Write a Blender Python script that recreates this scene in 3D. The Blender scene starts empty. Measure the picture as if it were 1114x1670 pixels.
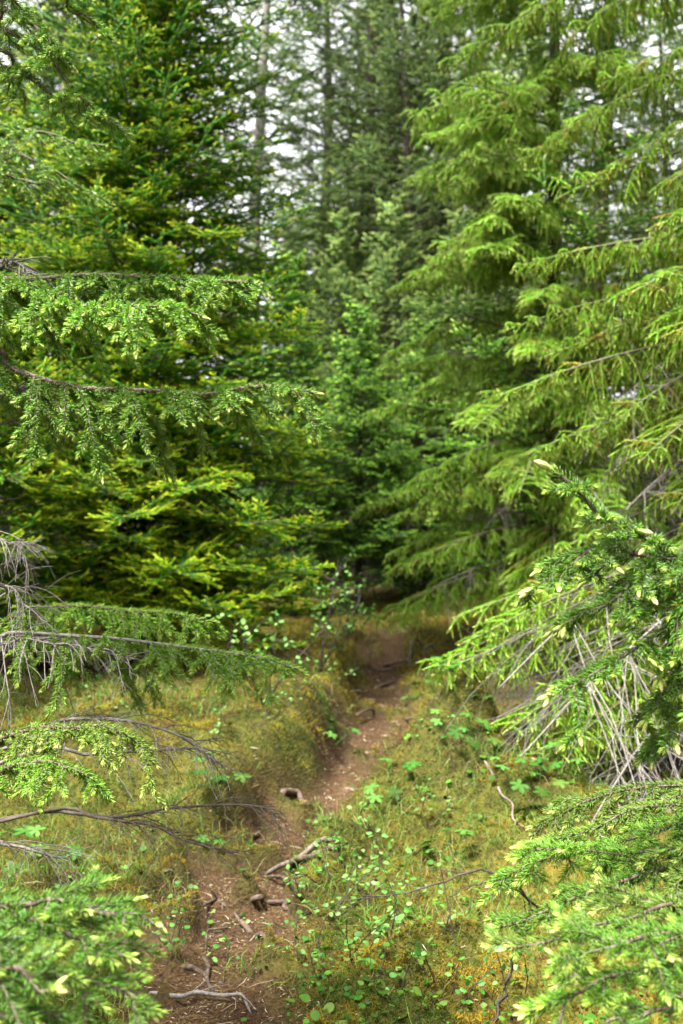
import bpy, math, random
import numpy as np
from mathutils import Matrix, Vector

random.seed(7)
RNG = np.random.default_rng(11)
SC = bpy.context.scene
COL = SC.collection
R = math.radians

# ------------------------------------------------------------------ camera
CAM_H = 1.3
FPX, CX, CY = 1625.0, 557.0, 835.0
cam_d = bpy.data.cameras.new('camera')
cam = bpy.data.objects.new('camera', cam_d)
COL.objects.link(cam)
cam.location = (0, 0, CAM_H)
cam.rotation_euler = (R(90), 0, 0)
cam_d.sensor_fit = 'VERTICAL'
cam_d.sensor_height = 36.0
cam_d.lens = 36.0 * FPX / 1670.0
cam_d.clip_start = 0.05
cam_d.clip_end = 500
cam_d.dof.use_dof = True
cam_d.dof.focus_distance = 2.1
cam_d.dof.aperture_fstop = 4.2
SC.camera = cam

# ------------------------------------------------------------------ light
SUN_EL, SUN_AZ = R(67), R(232)       # azimuth measured clockwise from +Y
w = bpy.data.worlds.new('World')
SC.world = w
w.use_nodes = True
nt = w.node_tree
nt.nodes.clear()
sky = nt.nodes.new('ShaderNodeTexSky')
sky.sky_type = 'NISHITA'
sky.sun_disc = False
sky.sun_elevation = SUN_EL
sky.sun_rotation = SUN_AZ
sky.air_density = 1.0
sky.dust_density = 4.0
hs = nt.nodes.new('ShaderNodeHueSaturation')
hs.inputs['Saturation'].default_value = 0.06
bg = nt.nodes.new('ShaderNodeBackground')
bg.inputs['Strength'].default_value = 0.08
wo = nt.nodes.new('ShaderNodeOutputWorld')
nt.links.new(sky.outputs[0], hs.inputs['Color'])
nt.links.new(hs.outputs[0], bg.inputs['Color'])
nt.links.new(bg.outputs[0], wo.inputs['Surface'])

sun_d = bpy.data.lights.new('sun', 'SUN')
sun_d.energy = 2.7
sun_d.angle = R(16)
sun_d.color = (1.0, 0.97, 0.92)
sun = bpy.data.objects.new('sun', sun_d)
COL.objects.link(sun)
sd = Vector((math.sin(SUN_AZ) * math.cos(SUN_EL), math.cos(SUN_AZ) * math.cos(SUN_EL), math.sin(SUN_EL)))
sun.rotation_euler = sd.to_track_quat('Z', 'Y').to_euler()
sun.location = sd * 30

SC.view_settings.view_transform = 'Standard'
SC.view_settings.look = 'None'
SC.view_settings.exposure = 2.98
SC.view_settings.gamma = 1.0
SC.cycles.max_bounces = 6
SC.cycles.diffuse_bounces = 1
SC.cycles.glossy_bounces = 2
SC.cycles.transmission_bounces = 4
SC.cycles.use_denoising = True


# ------------------------------------------------------------------ helpers
def P(px, py, Y):
    """A point seen at this pixel of the photograph, Y metres ahead."""
    return np.array([(px - CX) / FPX * Y, Y, CAM_H - (py - CY) / FPX * Y])


def nrm(v):
    v = np.asarray(v, float)
    return v / (np.linalg.norm(v, axis=-1, keepdims=True) + 1e-12)


def sstep(a, b, x):
    t = np.clip((x - a) / (b - a), 0, 1)
    return t * t * (3 - 2 * t)


_PERM = np.random.default_rng(3).random((256, 256))


def vnoise(x, y):
    xi, yi = np.floor(x).astype(int), np.floor(y).astype(int)
    fx, fy = x - xi, y - yi
    fx = fx * fx * (3 - 2 * fx)
    fy = fy * fy * (3 - 2 * fy)
    g = lambda a, b: _PERM[a & 255, b & 255]
    return (g(xi, yi) * (1 - fx) + g(xi + 1, yi) * fx) * (1 - fy) + (g(xi, yi + 1) * (1 - fx) + g(xi + 1, yi + 1) * fx) * fy


def fbm(x, y, s, o=4):
    a, t, n = 0, 0.0, 1.0
    for k in range(o):
        a = a + n * vnoise(x * s + 17.3 * k, y * s + 9.1 * k)
        t += n
        s *= 2.1
        n *= 0.5
    return a / t


def spline(pts, n):
    """Catmull-Rom through pts."""
    p = np.asarray(pts, float)
    if len(p) == 2:
        u = np.linspace(0, 1, n)[:, None]
        return p[0] * (1 - u) + p[1] * u
    q = np.vstack([2 * p[0] - p[1], p, 2 * p[-1] - p[-2]])
    u = np.linspace(0, len(p) - 1 - 1e-6, n)
    i = u.astype(int)
    t = (u - i)[:, None]
    a, b, c, d = q[i], q[i + 1], q[i + 2], q[i + 3]
    return 0.5 * (2 * b + (c - a) * t + (2 * a - 5 * b + 4 * c - d) * t ** 2 + (3 * b - a - 3 * c + d) * t ** 3)


# ------------------------------------------------------------------ terrain
_pc = np.array([  # path centre: px, py seen in the picture
    (330, 1700), (345, 1600), (355, 1510), (395, 1430), (470, 1370), (525, 1320), (590, 1270),
    (625, 1200), (622, 1130), (618, 1085)], float)
_py = 2112.0 / (_pc[:, 1] - 835)
_px = (_pc[:, 0] - CX) / FPX * _py
PATH_Y = np.concatenate([[0.0, 1.5], _py, [9.4, 10.5, 13, 18]])
PATH_X = np.concatenate([[-0.25, -0.3], _px, [0.42, 0.7, 0.4, 0.2]])


def path_mask(x, y):
    c = np.interp(y, PATH_Y, PATH_X)
    d = np.abs(x - c)
    wd = 0.14 + 0.16 * (fbm(x, y, 2.6, 3) - 0.5) * 2 + 0.10 * sstep(4.0, 2.6, y)
    m = 1 - sstep(wd - 0.03, wd + 0.13 + 0.1 * (fbm(x + 5, y, 6, 3) - .5), d)
    m = m * (1 - .7 * sstep(.60, .70, fbm(x + 11, y + 4, 6, 3)))
    return m * (1 - sstep(8.6, 9.3, y))


_mr = np.random.default_rng(8)
MOUNDS = [(_mr.uniform(-.42, .42) * yy, yy, _mr.uniform(.07, .24), _mr.uniform(.03, .11)) for yy in _mr.uniform(2.2, 9.0, 110)]


def height(x, y):
    x = np.asarray(x, float)
    y = np.asarray(y, float)
    c = np.interp(y, PATH_Y, PATH_X)
    pm = path_mask(x, y)
    h = 0.05 * (fbm(x, y, 0.9, 3) - .5) + 0.10 * (fbm(x + 3, y + 8, 2.6, 3) - .5) * (1 - pm)
    h += 0.10 * (fbm(x, y, 6, 4) - .5) * (1 - .7 * pm) + 0.055 * (1 - np.abs(2 * vnoise(x * 7 + 3, y * 7) - 1)) * (1 - pm) 
    h += -0.02 * pm
    for mx, my, mr, mh in MOUNDS:
        h += mh * np.exp(-((x - mx) ** 2 + (y - my) ** 2) / mr ** 2) * (1 - pm)
    # bank left of the path, hummock right of it
    h += 0.27 * sstep(0.13, 0.36, c - x) * sstep(3.6, 4.6, y) * (1 - sstep(7, 8, y))
    h += 0.34 * np.exp(-(((x - 0.50) / .34) ** 2 + ((y - 4.35) / .50) ** 2))
    h += 0.10 * np.exp(-(((x - 0.16) / .16) ** 2 + ((y - 3.95) / .2) ** 2))
    h += 0.10 * sstep(0.3, 1.2, x - c) * sstep(2.2, 4.5, y)
    # step of roots at the end of the path
    h += 0.24 * sstep(8.35, 8.95, y + 0.25 * (vnoise(x * 3, y * 0) - .5))
    h += 0.05 * np.clip(y - 9, 0, None) + 0.035 * np.clip(y - 16, 0, 60)
    h += 0.03 * np.clip(np.abs(x) - 3, 0, 30)
    return h


def gnd(px, py):
    """Where the view ray through this pixel meets the ground."""
    d = P(px, py, 1.0) - np.array([0, 0, CAM_H])
    ys = np.linspace(1.2, 14, 3000)
    zz = CAM_H + d[2] * ys
    hh = height(d[0] * ys, ys)
    k = np.argmax(zz < hh)
    if zz[k] >= hh[k]:
        k = len(ys) - 1
    y = ys[k]
    return np.array([d[0] * y, y, float(hh[k])])


# ------------------------------------------------------------------ materials
def mat_new(name):
    m = bpy.data.materials.new(name)
    m.use_nodes = True
    t = m.node_tree
    t.nodes.clear()
    out = t.nodes.new('ShaderNodeOutputMaterial')
    return m, t, out


def ramp(t, stops, fac):
    r = t.nodes.new('ShaderNodeValToRGB')
    e = r.color_ramp.elements
    e[0].position, e[0].color = stops[0][0], (*stops[0][1], 1)
    e[1].position, e[1].color = stops[-1][0], (*stops[-1][1], 1)
    for p, c in stops[1:-1]:
        n = e.new(p)
        n.color = (*c, 1)
    t.links.new(fac, r.inputs[0])
    return r.outputs[0]


def mixc(t, fac, a, b, mode='MIX'):
    n = t.nodes.new('ShaderNodeMix')
    n.data_type = 'RGBA'
    n.blend_type = mode
    for sock, v in ((n.inputs[0], fac), (n.inputs[6], a), (n.inputs[7], b)):
        if isinstance(v, (int, float)):
            sock.default_value = v
        elif isinstance(v, tuple):
            sock.default_value = (*v, 1)
        else:
            t.links.new(v, sock)
    return n.outputs[2]


def math_n(t, op, a, b=0.0):
    n = t.nodes.new('ShaderNodeMath')
    n.operation = op
    for i, v in enumerate((a, b)):
        if isinstance(v, (int, float)):
            n.inputs[i].default_value = v
        else:
            t.links.new(v, n.inputs[i])
    return n.outputs[0]


def noise(t, scale, detail=4, coord='Object', rough=.55):
    tc = t.nodes.new('ShaderNodeTexCoord')
    n = t.nodes.new('ShaderNodeTexNoise')
    n.inputs['Scale'].default_value = scale
    n.inputs['Detail'].default_value = detail
    n.inputs['Roughness'].default_value = rough
    t.links.new(tc.outputs[coord], n.inputs['Vector'])
    return n.outputs[0]


def needle_mat(name, old, mid, tip, dry=(0.22, 0.09, 0.02), trans=.35, rough=.42, spec=.4, vary=.25):
    """Colour by the needle's age, its own random tint and dryness."""
    m, t, out = mat_new(name)
    at = t.nodes.new('ShaderNodeAttribute')
    at.attribute_name = 'ndl'
    sp = t.nodes.new('ShaderNodeSeparateColor')
    t.links.new(at.outputs['Color'], sp.inputs[0])
    age, rnd, dr = sp.outputs[0], sp.outputs[1], sp.outputs[2]
    c = ramp(t, [(0.0, old), (0.45, mid), (1.0, tip)], age)
    oi = t.nodes.new('ShaderNodeObjectInfo')
    v = math_n(t, 'ADD', math_n(t, 'MULTIPLY', rnd, vary * 2), 1 - vary)
    v2 = math_n(t, 'ADD', math_n(t, 'MULTIPLY', oi.outputs['Random'], .4), .8)
    hsv = t.nodes.new('ShaderNodeHueSaturation')
    t.links.new(math_n(t, 'MULTIPLY', v, v2), hsv.inputs['Value'])
    t.links.new(math_n(t, 'ADD', math_n(t, 'MULTIPLY', rnd, .05), .475), hsv.inputs['Hue'])
    t.links.new(c, hsv.inputs['Color'])
    c = mixc(t, dr, hsv.outputs[0], dry)
    b = t.nodes.new('ShaderNodeBsdfPrincipled')
    b.inputs['Roughness'].default_value = rough
    b.inputs['Specular IOR Level'].default_value = spec
    t.links.new(c, b.inputs['Base Color'])
    tr = t.nodes.new('ShaderNodeBsdfTranslucent')
    t.links.new(mixc(t, 1.0, c, (1.0, 1.0, .55), 'MULTIPLY'), tr.inputs['Color'])
    mx = t.nodes.new('ShaderNodeMixShader')
    mx.inputs[0].default_value = trans
    t.links.new(b.outputs[0], mx.inputs[1])
    t.links.new(tr.outputs[0], mx.inputs[2])
    t.links.new(mx.outputs[0], out.inputs[0])
    return m


def bark_mat(name, a, b_, scale=30, bump=.6):
    m, t, out = mat_new(name)
    n = noise(t, scale, 6)
    c = ramp(t, [(.3, a), (.7, b_)], n)
    b = t.nodes.new('ShaderNodeBsdfPrincipled')
    b.inputs['Roughness'].default_value = .85
    b.inputs['Specular IOR Level'].default_value = .25
    t.links.new(c, b.inputs['Base Color'])
    bp = t.nodes.new('ShaderNodeBump')
    bp.inputs['Strength'].default_value = bump
    bp.inputs['Distance'].default_value = .01
    t.links.new(noise(t, scale * 1.7, 6), bp.inputs['Height'])
    t.links.new(bp.outputs[0], b.inputs['Normal'])
    t.links.new(b.outputs[0], out.inputs[0])
    return m


M = {}  # old spruce needles darker with age, darkened further as shade inside the crowns
M['ndl_left'] = needle_mat('spruce_needles_vivid', (0.028, 0.125, 0.002), (0.12, 0.33, 0.004), (0.50, 0.55, 0.018), trans=.25, spec=.15)
M['ndl_right'] = needle_mat('spruce_needles_yellow_green', (0.050, 0.165, 0.006), (0.27, 0.55, 0.028), (0.76, 0.90, 0.25), dry=(.36, .13, .03), trans=.28, spec=.15)
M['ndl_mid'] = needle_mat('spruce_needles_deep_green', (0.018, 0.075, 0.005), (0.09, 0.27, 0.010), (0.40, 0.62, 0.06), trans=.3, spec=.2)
M['ndl_far'] = needle_mat('spruce_needles_grey_green', (0.085, 0.15, 0.035), (0.14, 0.25, 0.05), (0.30, 0.36, 0.09), trans=.45, spec=.2)
M['ndl_near'] = needle_mat('spruce_needles_fresh', (0.05, 0.14, 0.010), (0.20, 0.38, 0.026), (0.44, 0.58, 0.09), rough=.36, spec=.5)
M['ndl_near_yellow'] = needle_mat('spruce_needles_yellowish', (0.10, 0.19, 0.02), (0.22, 0.34, 0.035), (0.55, 0.62, 0.16), dry=(.30, .11, .03), rough=.36, spec=.5)
M['bark'] = bark_mat('bark_grey_brown', (0.045, 0.035, 0.025), (0.14, 0.115, 0.09))
M['bark_pale'] = bark_mat('bark_pale_grey', (0.14, 0.125, 0.115), (0.32, 0.30, 0.27))
M['bark_dark'] = bark_mat('bark_dark', (0.02, 0.015, 0.012), (0.07, 0.055, 0.045))
M['twig'] = bark_mat('twig_brown', (0.05, 0.036, 0.026), (0.14, 0.105, 0.08), 120, .4)
M['dead'] = bark_mat('dead_twig_grey', (0.08, 0.070, 0.060), (0.23, 0.207, 0.18), 120, .3)
M['root'] = bark_mat('root_brown', (0.03, 0.019, 0.013), (0.12, 0.085, 0.06), 45, .7)
M['root_pale'] = bark_mat('root_pale', (0.06, 0.046, 0.032), (0.21, 0.175, 0.135), 45, .5)
M['moss'] = needle_mat('moss_sprigs', (0.035, 0.075, 0.005), (0.145, 0.130, 0.008), (0.26, 0.18, 0.012), dry=(.09, .048, .012), trans=.3, rough=.6, spec=.2, vary=.35)
M['grass'] = needle_mat('grass_blades', (0.05, 0.13, 0.014), (0.10, 0.22, 0.02), (0.2, 0.32, 0.04), dry=(.33, .24, .11), trans=.4, rough=.45)
M['litter'] = needle_mat('needle_litter', (0.042, 0.024, 0.010), (0.125, 0.068, 0.026), (0.22, 0.145, 0.07), dry=(.5, .42, .3), trans=.05, rough=.7, spec=.2, vary=.4)
M['leaf'] = needle_mat('birch_leaves', (0.04, 0.12, 0.012), (0.075, 0.19, 0.022), (0.17, 0.30, 0.07), trans=.35, rough=.5, spec=.3)
M['geranium'] = needle_mat('cranesbill_leaves', (0.030, 0.095, 0.010), (0.055, 0.145, 0.018), (0.10, 0.21, 0.035), trans=.4, rough=.55, spec=.2)

M['cover'] = needle_mat('low_leaves', (0.025, 0.085, 0.006), (0.05, 0.145, 0.010), (0.12, 0.24, 0.025), trans=.35, rough=.55, spec=.25)


def bud_mat():
    m, t, out = mat_new('spruce_bud')
    tc = t.nodes.new('ShaderNodeTexCoord')
    sp = t.nodes.new('ShaderNodeSeparateXYZ')
    t.links.new(tc.outputs['Object'], sp.inputs[0])
    c = ramp(t, [(0.0, (.20, .34, .05)), (.45, (.40, .50, .10)), (.8, (.52, .50, .17)), (1.0, (.34, .18, .08))], sp.outputs[2])
    b = t.nodes.new('ShaderNodeBsdfPrincipled')
    b.inputs['Roughness'].default_value = .5
    b.inputs['Subsurface Weight'].default_value = .15
    b.inputs['Subsurface Radius'].default_value = (.004, .004, .001)
    t.links.new(c, b.inputs['Base Color'])
    bp = t.nodes.new('ShaderNodeBump')
    bp.inputs['Strength'].default_value = .5
    bp.inputs['Distance'].default_value = .1
    t.links.new(noise(t, 14, 2), bp.inputs['Height'])
    t.links.new(bp.outputs[0], b.inputs['Normal'])
    t.links.new(b.outputs[0], out.inputs[0])
    return m


M['bud'] = bud_mat()


def ground_mat():
    m, t, out = mat_new('forest_floor')
    at = t.nodes.new('ShaderNodeAttribute')
    at.attribute_name = 'gnd'
    sp = t.nodes.new('ShaderNodeSeparateColor')
    t.links.new(at.outputs['Color'], sp.inputs[0])
    path, hue, mould_shade = sp.outputs[0], sp.outputs[1], sp.outputs[2]
    n1 = noise(t, 22, 6)
    n2 = noise(t, 90, 5)
    moss = ramp(t, [(.3, (.018, .018, .005)), (.5, (.055, .055, .008)), (.72, (.12, .095, .012))], math_n(t, 'ADD', math_n(t, 'MULTIPLY', n1, .6), math_n(t, 'MULTIPLY', hue, .45)))
    soil = ramp(t, [(.3, (.018, .012, .008)), (.55, (.062, .034, .015)), (.75, (.125, .073, .036))], n2)
    c = mixc(t, math_n(t, 'MULTIPLY', path, 1.0), moss, soil)
    c = mixc(t, mould_shade, c, (.022, .016, .009))  # needle mould, its dark tone also painted in for shade under trees
    b = t.nodes.new('ShaderNodeBsdfPrincipled')
    b.inputs['Roughness'].default_value = .9
    b.inputs['Specular IOR Level'].default_value = .15
    t.links.new(c, b.inputs['Base Color'])
    bp = t.nodes.new('ShaderNodeBump')
    bp.inputs['Strength'].default_value = .9
    bp.inputs['Distance'].default_value = .02
    t.links.new(math_n(t, 'ADD', n1, n2), bp.inputs['Height'])
    t.links.new(bp.outputs[0], b.inputs['Normal'])
    t.links.new(b.outputs[0], out.inputs[0])
    return m


M['ground'] = ground_mat()


# ------------------------------------------------------------------ mesh building
def mesh_from(name, V, polys, mats, attr=None, attr_name='ndl', smooth=True):
    """polys: list of (faces (n,k) int array, material index)."""
    me = bpy.data.meshes.new(name)
    me.vertices.add(len(V))
    me.vertices.foreach_set('co', np.ascontiguousarray(V, np.float32).ravel())
    nl = sum(f.size for f, _ in polys)
    npoly = sum(len(f) for f, _ in polys)
    me.loops.add(nl)
    me.polygons.add(npoly)
    li = np.concatenate([f.ravel() for f, _ in polys]).astype(np.int32)
    tot = np.concatenate([np.full(len(f), f.shape[1], np.int32) for f, _ in polys])
    st = np.concatenate([[0], np.cumsum(tot)[:-1]]).astype(np.int32)
    mi = np.concatenate([np.full(len(f), k, np.int32) for f, k in polys])
    me.loops.foreach_set('vertex_index', li)
    me.polygons.foreach_set('loop_start', st)
    me.polygons.foreach_set('material_index', mi)
    me.polygons.foreach_set('use_smooth', np.full(npoly, smooth, bool))
    for m in mats:
        me.materials.append(m)
    if attr is not None:
        a = me.attributes.new(attr_name, 'FLOAT_COLOR', 'POINT')
        a.data.foreach_set('color', np.ascontiguousarray(attr, np.float32).ravel())
    me.update(calc_edges=True)
    return me


class Spray:
    """Collects twigs (tubes) and needles; becomes one mesh."""

    def __init__(self):
        self.N = []      # base3 dir3 side3 len wid age rnd dry bend3 -> 17
        self.T = []      # (V, quads, mat)
        self.ends = []   # (point, direction, size) where buds may sit

    def tube(self, pts, rad, k=5, mat=0):
        pts = np.asarray(pts, float)
        n = len(pts)
        rad = np.broadcast_to(np.asarray(rad, float), (n,))
        tg = nrm(np.gradient(pts, axis=0))
        up = np.array([0.13, 0.21, 0.97])
        a = nrm(np.cross(tg, up) + 1e-6)
        b = np.cross(tg, a)
        ph = np.linspace(0, 2 * np.pi, k, endpoint=False)
        ring = a[:, None, :] * np.cos(ph)[None, :, None] + b[:, None, :] * np.sin(ph)[None, :, None]
        V = (pts[:, None, :] + ring * rad[:, None, None]).reshape(-1, 3)
        i = np.arange(n - 1)[:, None] * k
        j = np.arange(k)[None, :]
        q = np.stack([i + j, i + (j + 1) % k, i + k + (j + 1) % k, i + k + j], -1).reshape(-1, 4)
        self.T.append((V, q, mat))

    def add(self, base, d, side, L, W, age, rnd, dry, bend):
        n = len(base)
        f = lambda v: np.broadcast_to(np.asarray(v, float).reshape(-1, 1) if np.ndim(v) else np.full((1, 1), float(v)), (n, 1))
        self.N.append(np.hstack([base, d, side, f(L), f(W), f(age), f(rnd), f(dry), np.broadcast_to(bend, (n, 3))]))

    def needles(self, pts, spacing, L, W, tilt=58, t0=0.0, new=.025, dry=0.0, age0=0.1, rng=RNG, arc=140, tuft=True):
        pts = np.asarray(pts, float)
        seg = np.linalg.norm(np.diff(pts, axis=0), axis=1)
        s = np.concatenate([[0], np.cumsum(seg)])
        tot = s[-1]
        n = max(3, int((1 - t0) * tot / spacing))
        u = t0 * tot + (np.arange(n) + rng.random(n)) / n * (1 - t0) * tot
        tg0 = nrm(np.gradient(pts, axis=0))
        pos = np.stack([np.interp(u, s, pts[:, k]) for k in range(3)], 1)
        tg = nrm(np.stack([np.interp(u, s, tg0[:, k]) for k in range(3)], 1))
        if tuft:
            m = 7
            pos = np.vstack([pos, np.repeat(pts[-1:], m, 0)])
            tg = np.vstack([tg, np.repeat(tg0[-1:], m, 0)])
            u = np.concatenate([u, np.full(m, tot)])
            n += m
        up = np.array([0., 0., 1.])
        n1 = up - tg * (tg @ up)[:, None]
        weak = np.linalg.norm(n1, axis=1) < .25
        n1[weak] = nrm(np.cross(tg[weak], [0.3, 1, 0.1]))
        n1 = nrm(n1)
        n2 = np.cross(tg, n1)
        phi = np.radians(rng.uniform(-arc, arc, n))
        near = np.clip((u - (tot - new)) / max(new, 1e-6), 0, 1)
        ti = np.radians(tilt + rng.normal(0, 9, n)) * (1 - .5 * near)
        if tuft:
            ti[-m:] = np.radians(rng.uniform(8, 35, m))
        rad = n1 * np.cos(phi)[:, None] + n2 * np.sin(phi)[:, None]
        d = tg * np.cos(ti)[:, None] + rad * np.sin(ti)[:, None]
        side = nrm(np.cross(d, rad) + 1e-9)
        ll = L * rng.uniform(.75, 1.15, n) * (1 - .25 * near)
        age = np.clip(age0 + rng.normal(0, .07, n) + near * (1 - age0), 0, 1)
        dr = (rng.random(n) < dry) * rng.uniform(.5, 1, n) if dry > 0 else np.zeros(n)
        bend = tg * .35
        self.add(pos, d, side, ll, W, age, rng.random(n), dr, bend)

    def arrays(self, solid=True):
        N = np.vstack(self.N) if self.N else np.zeros((0, 17))
        b, d, sd = N[:, 0:3], N[:, 3:6], N[:, 6:9]
        L, W = N[:, 9:10], N[:, 10:11]
        up = np.cross(d, sd)
        d2 = nrm(d + N[:, 14:17])
        h = W * .5
        r = [sd, -.5 * sd + .6 * up, -.5 * sd - .6 * up]
        n = len(N)
        if solid:
            mid = b + d * L * .5
            tip = mid + d2 * L * .5
            V = np.stack([b + r[k] * h * .6 for k in range(3)] + [mid + r[k] * h for k in range(3)] + [tip], 1)
            q0 = np.array([[0, 1, 4, 3], [1, 2, 5, 4], [2, 0, 3, 5]])
            t0 = np.array([[3, 4, 6], [4, 5, 6], [5, 3, 6]])
            o = np.arange(n)[:, None, None] * 7
            q, t = (q0[None] + o).reshape(-1, 4), (t0[None] + o).reshape(-1, 3)
        else:
            tip = b + d2 * L
            V = np.stack([b + r[k] * h for k in range(3)] + [tip], 1)
            t0 = np.array([[0, 1, 3], [1, 2, 3], [2, 0, 3]])
            o = np.arange(n)[:, None, None] * 4
            q, t = np.zeros((0, 4), int), (t0[None] + o).reshape(-1, 3)
        k = V.shape[1] if n else 0
        A = np.repeat(np.hstack([N[:, 11:14], np.ones((n, 1))]), k, 0) if n else np.zeros((0, 4))
        return V.reshape(-1, 3), q, t, A

    def mesh(self, name, wood, leaf, solid=True):
        V, q, t, A = self.arrays(solid)
        polys = []
        if len(q):
            polys.append((q, 1))
        if len(t):
            polys.append((t, 1))
        Vs, As, o = [V], [A], len(V)
        for TV, tq, m in self.T:
            Vs.append(TV)
            As.append(np.tile([0.2, .5, 0, 1.0], (len(TV), 1)))
            polys.append((tq + o, m))
            o += len(TV)
        tub = [p for p in polys]
        # merge polys of the same width and material
        merged = {}
        for f, mm in tub:
            merged.setdefault((f.shape[1], mm), []).append(f)
        polys = [(np.vstack(v), k[1]) for k, v in merged.items()]
        return mesh_from(name, np.vstack(Vs), polys, [wood, leaf], np.vstack(As))

    def split(self, name, wood, leaf, solid=True):
        """(wood mesh, needle mesh)"""
        a, b = Spray(), Spray()
        a.T = self.T
        b.N = self.N
        return a.mesh(name, wood, leaf), (b.mesh('needles', leaf, leaf, solid) if self.N else None)


def grow(p, d, length, n, droop, jit, rng=RNG, lift=0.0):
    """A twig: starts at p along d and bends down (droop) or up (lift) as it goes."""
    pts = [np.array(p, float)]
    d = nrm(d)
    st = length / (n - 1)
    for k in range(n - 1):
        f = k / (n - 1)
        d = nrm(d + np.array([0, 0, -droop * st + lift * st * f]) + rng.normal(0, jit, 3))
        pts.append(pts[-1] + d * st)
    return np.array(pts)


def side_twigs(sp, main, o, rng, level=2, scale=1.0, lo=.08, hi=.97):
    """Twigs to both sides of an axis, each with finer twigs of its own."""
    seg = np.linalg.norm(np.diff(main, axis=0), axis=1)
    s = np.concatenate([[0], np.cumsum(seg)])
    tot = s[-1]
    tg0 = nrm(np.gradient(main, axis=0))
    n = max(2, int(tot * (hi - lo) / o['gap'][level]))
    for k in range(n):
        f = lo + (hi - lo) * (k + .5 + rng.uniform(-.3, .3) * o.get('jig', 1)) / n
        u = f * tot
        p = np.array([np.interp(u, s, main[:, c]) for c in range(3)])
        t = nrm(np.array([np.interp(u, s, tg0[:, c]) for c in range(3)]))
        up = np.array([0, 0, 1.])
        sd = np.cross(t, up)
        if np.linalg.norm(sd) < .2:
            sd = np.array([rng.normal(), rng.normal(), 0])
        sd = nrm(sd) * (1 if k % 2 else -1)
        a = R(o['ang'][level] + rng.normal(0, 9))
        d = t * math.cos(a) + sd * math.sin(a) + np.array([0, 0, o['rise'][level] + rng.normal(0, o.get('rj', .14))])
        shape = o['shape'](f) if level == 2 else (1 - f * .55)
        L = o['len'][level] * shape * rng.uniform(*o.get('vary', (.65, 1.2))) * scale
        L = max(L, o['min'])
        tw = grow(p, d, L, 6 if level == 2 else 5, o['droop'][level], .05, rng, o.get('lift', 0))
        r0 = o['rad'][level]
        bare = level == 2 and f < o.get('bare', 0)
        if rng.random() < o.get('skip', 0):
            continue
        sp.tube(tw, np.linspace(r0, r0 * .45, len(tw)), 4 if level == 2 else 3, 0)
        if not bare:
            dry = o.get('dry', 0) * (1 - f) * 1.6
            rust = level == 2 and rng.random() < o.get('rust', 0) * (1.5 - f)
            dry = .75 if rust else dry
            sp.needles(tw, o['sp'], o['nl'], o['nw'], o.get('tilt', 58), 0.05, o['new'], dry, o.get('age', .1), rng, o.get('arc', 140))
            sp.ends.append((tw[-1], nrm(tw[-1] - tw[-2]), L))
        if level > 1:
            side_twigs(sp, tw, dict(o, dry=.55 if rust else o.get('dry', 0)) if not bare else dict(o, sp=9, nl=0.0001, **{'new': .001}), rng, 1, shape ** .5 * scale, .15, .95) if not bare else dead_sub(sp, tw, rng, L)


def dead_sub(sp, tw, rng, L):
    for k in range(rng.integers(2, 5)):
        i = rng.integers(1, len(tw) - 1)
        d = nrm(tw[i + 1] - tw[i]) + rng.normal(0, .55, 3)
        s2 = grow(tw[i], d, L * rng.uniform(.2, .5), 4, 2.0, .1, rng)
        sp.tube(s2, np.linspace(.0011, .0005, 4), 3, 0)


def put(name, me, parent=None, mw=None):
    o = bpy.data.objects.new(name, me)
    COL.objects.link(o)
    if parent:
        o.parent = parent
    if mw is not None:
        o.matrix_local = mw
    return o


def tag(o, label, cat, group=None, kind=None):
    if label:
        o['label'] = label
    if cat:
        o['category'] = cat
    if group:
        o['group'] = group
    if kind:
        o['kind'] = kind
    return o


def empty(name, loc, label, cat, group=None):
    o = bpy.data.objects.new(name, None)
    COL.objects.link(o)
    o.location = loc
    o.empty_display_size = .2
    return tag(o, label, cat, group)


# ------------------------------------------------------------------ ground
def build_ground():
    xs = np.unique(np.round(np.concatenate([np.arange(-3.6, 3.6, .03), -3.6 - np.geomspace(.05, 120, 60), 3.6 + np.geomspace(.05, 120, 60)]), 4))
    ys = np.unique(np.round(np.concatenate([np.arange(1.6, 10.5, .03), 1.6 - np.geomspace(.05, 40, 40), 10.5 + np.geomspace(.05, 170, 70)]), 4))
    X, Y = np.meshgrid(xs, ys)
    Z = height(X, Y)
    V = np.stack([X, Y, Z], -1).reshape(-1, 3)
    nx = len(xs)
    i = np.arange(len(ys) - 1)[:, None] * nx + np.arange(nx - 1)[None]
    q = np.stack([i, i + 1, i + nx + 1, i + nx], -1).reshape(-1, 4)
    pm = path_mask(X, Y)
    hue = fbm(X, Y, 1.3, 3)
    A = np.stack([pm, hue, humus_shade(X, Y), np.ones_like(pm)], -1).reshape(-1, 4)
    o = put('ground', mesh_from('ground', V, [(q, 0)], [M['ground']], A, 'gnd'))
    tag(o, None, None, None, 'structure')


def humus_shade(x, y):
    """Bare dark needle mould under the old trees; its darkness also stands in for shade."""
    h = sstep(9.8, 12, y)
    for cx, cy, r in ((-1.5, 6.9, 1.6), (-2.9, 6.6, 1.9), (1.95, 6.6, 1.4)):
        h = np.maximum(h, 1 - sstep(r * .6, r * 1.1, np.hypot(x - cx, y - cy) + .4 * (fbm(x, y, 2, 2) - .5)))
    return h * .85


build_ground()

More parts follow.
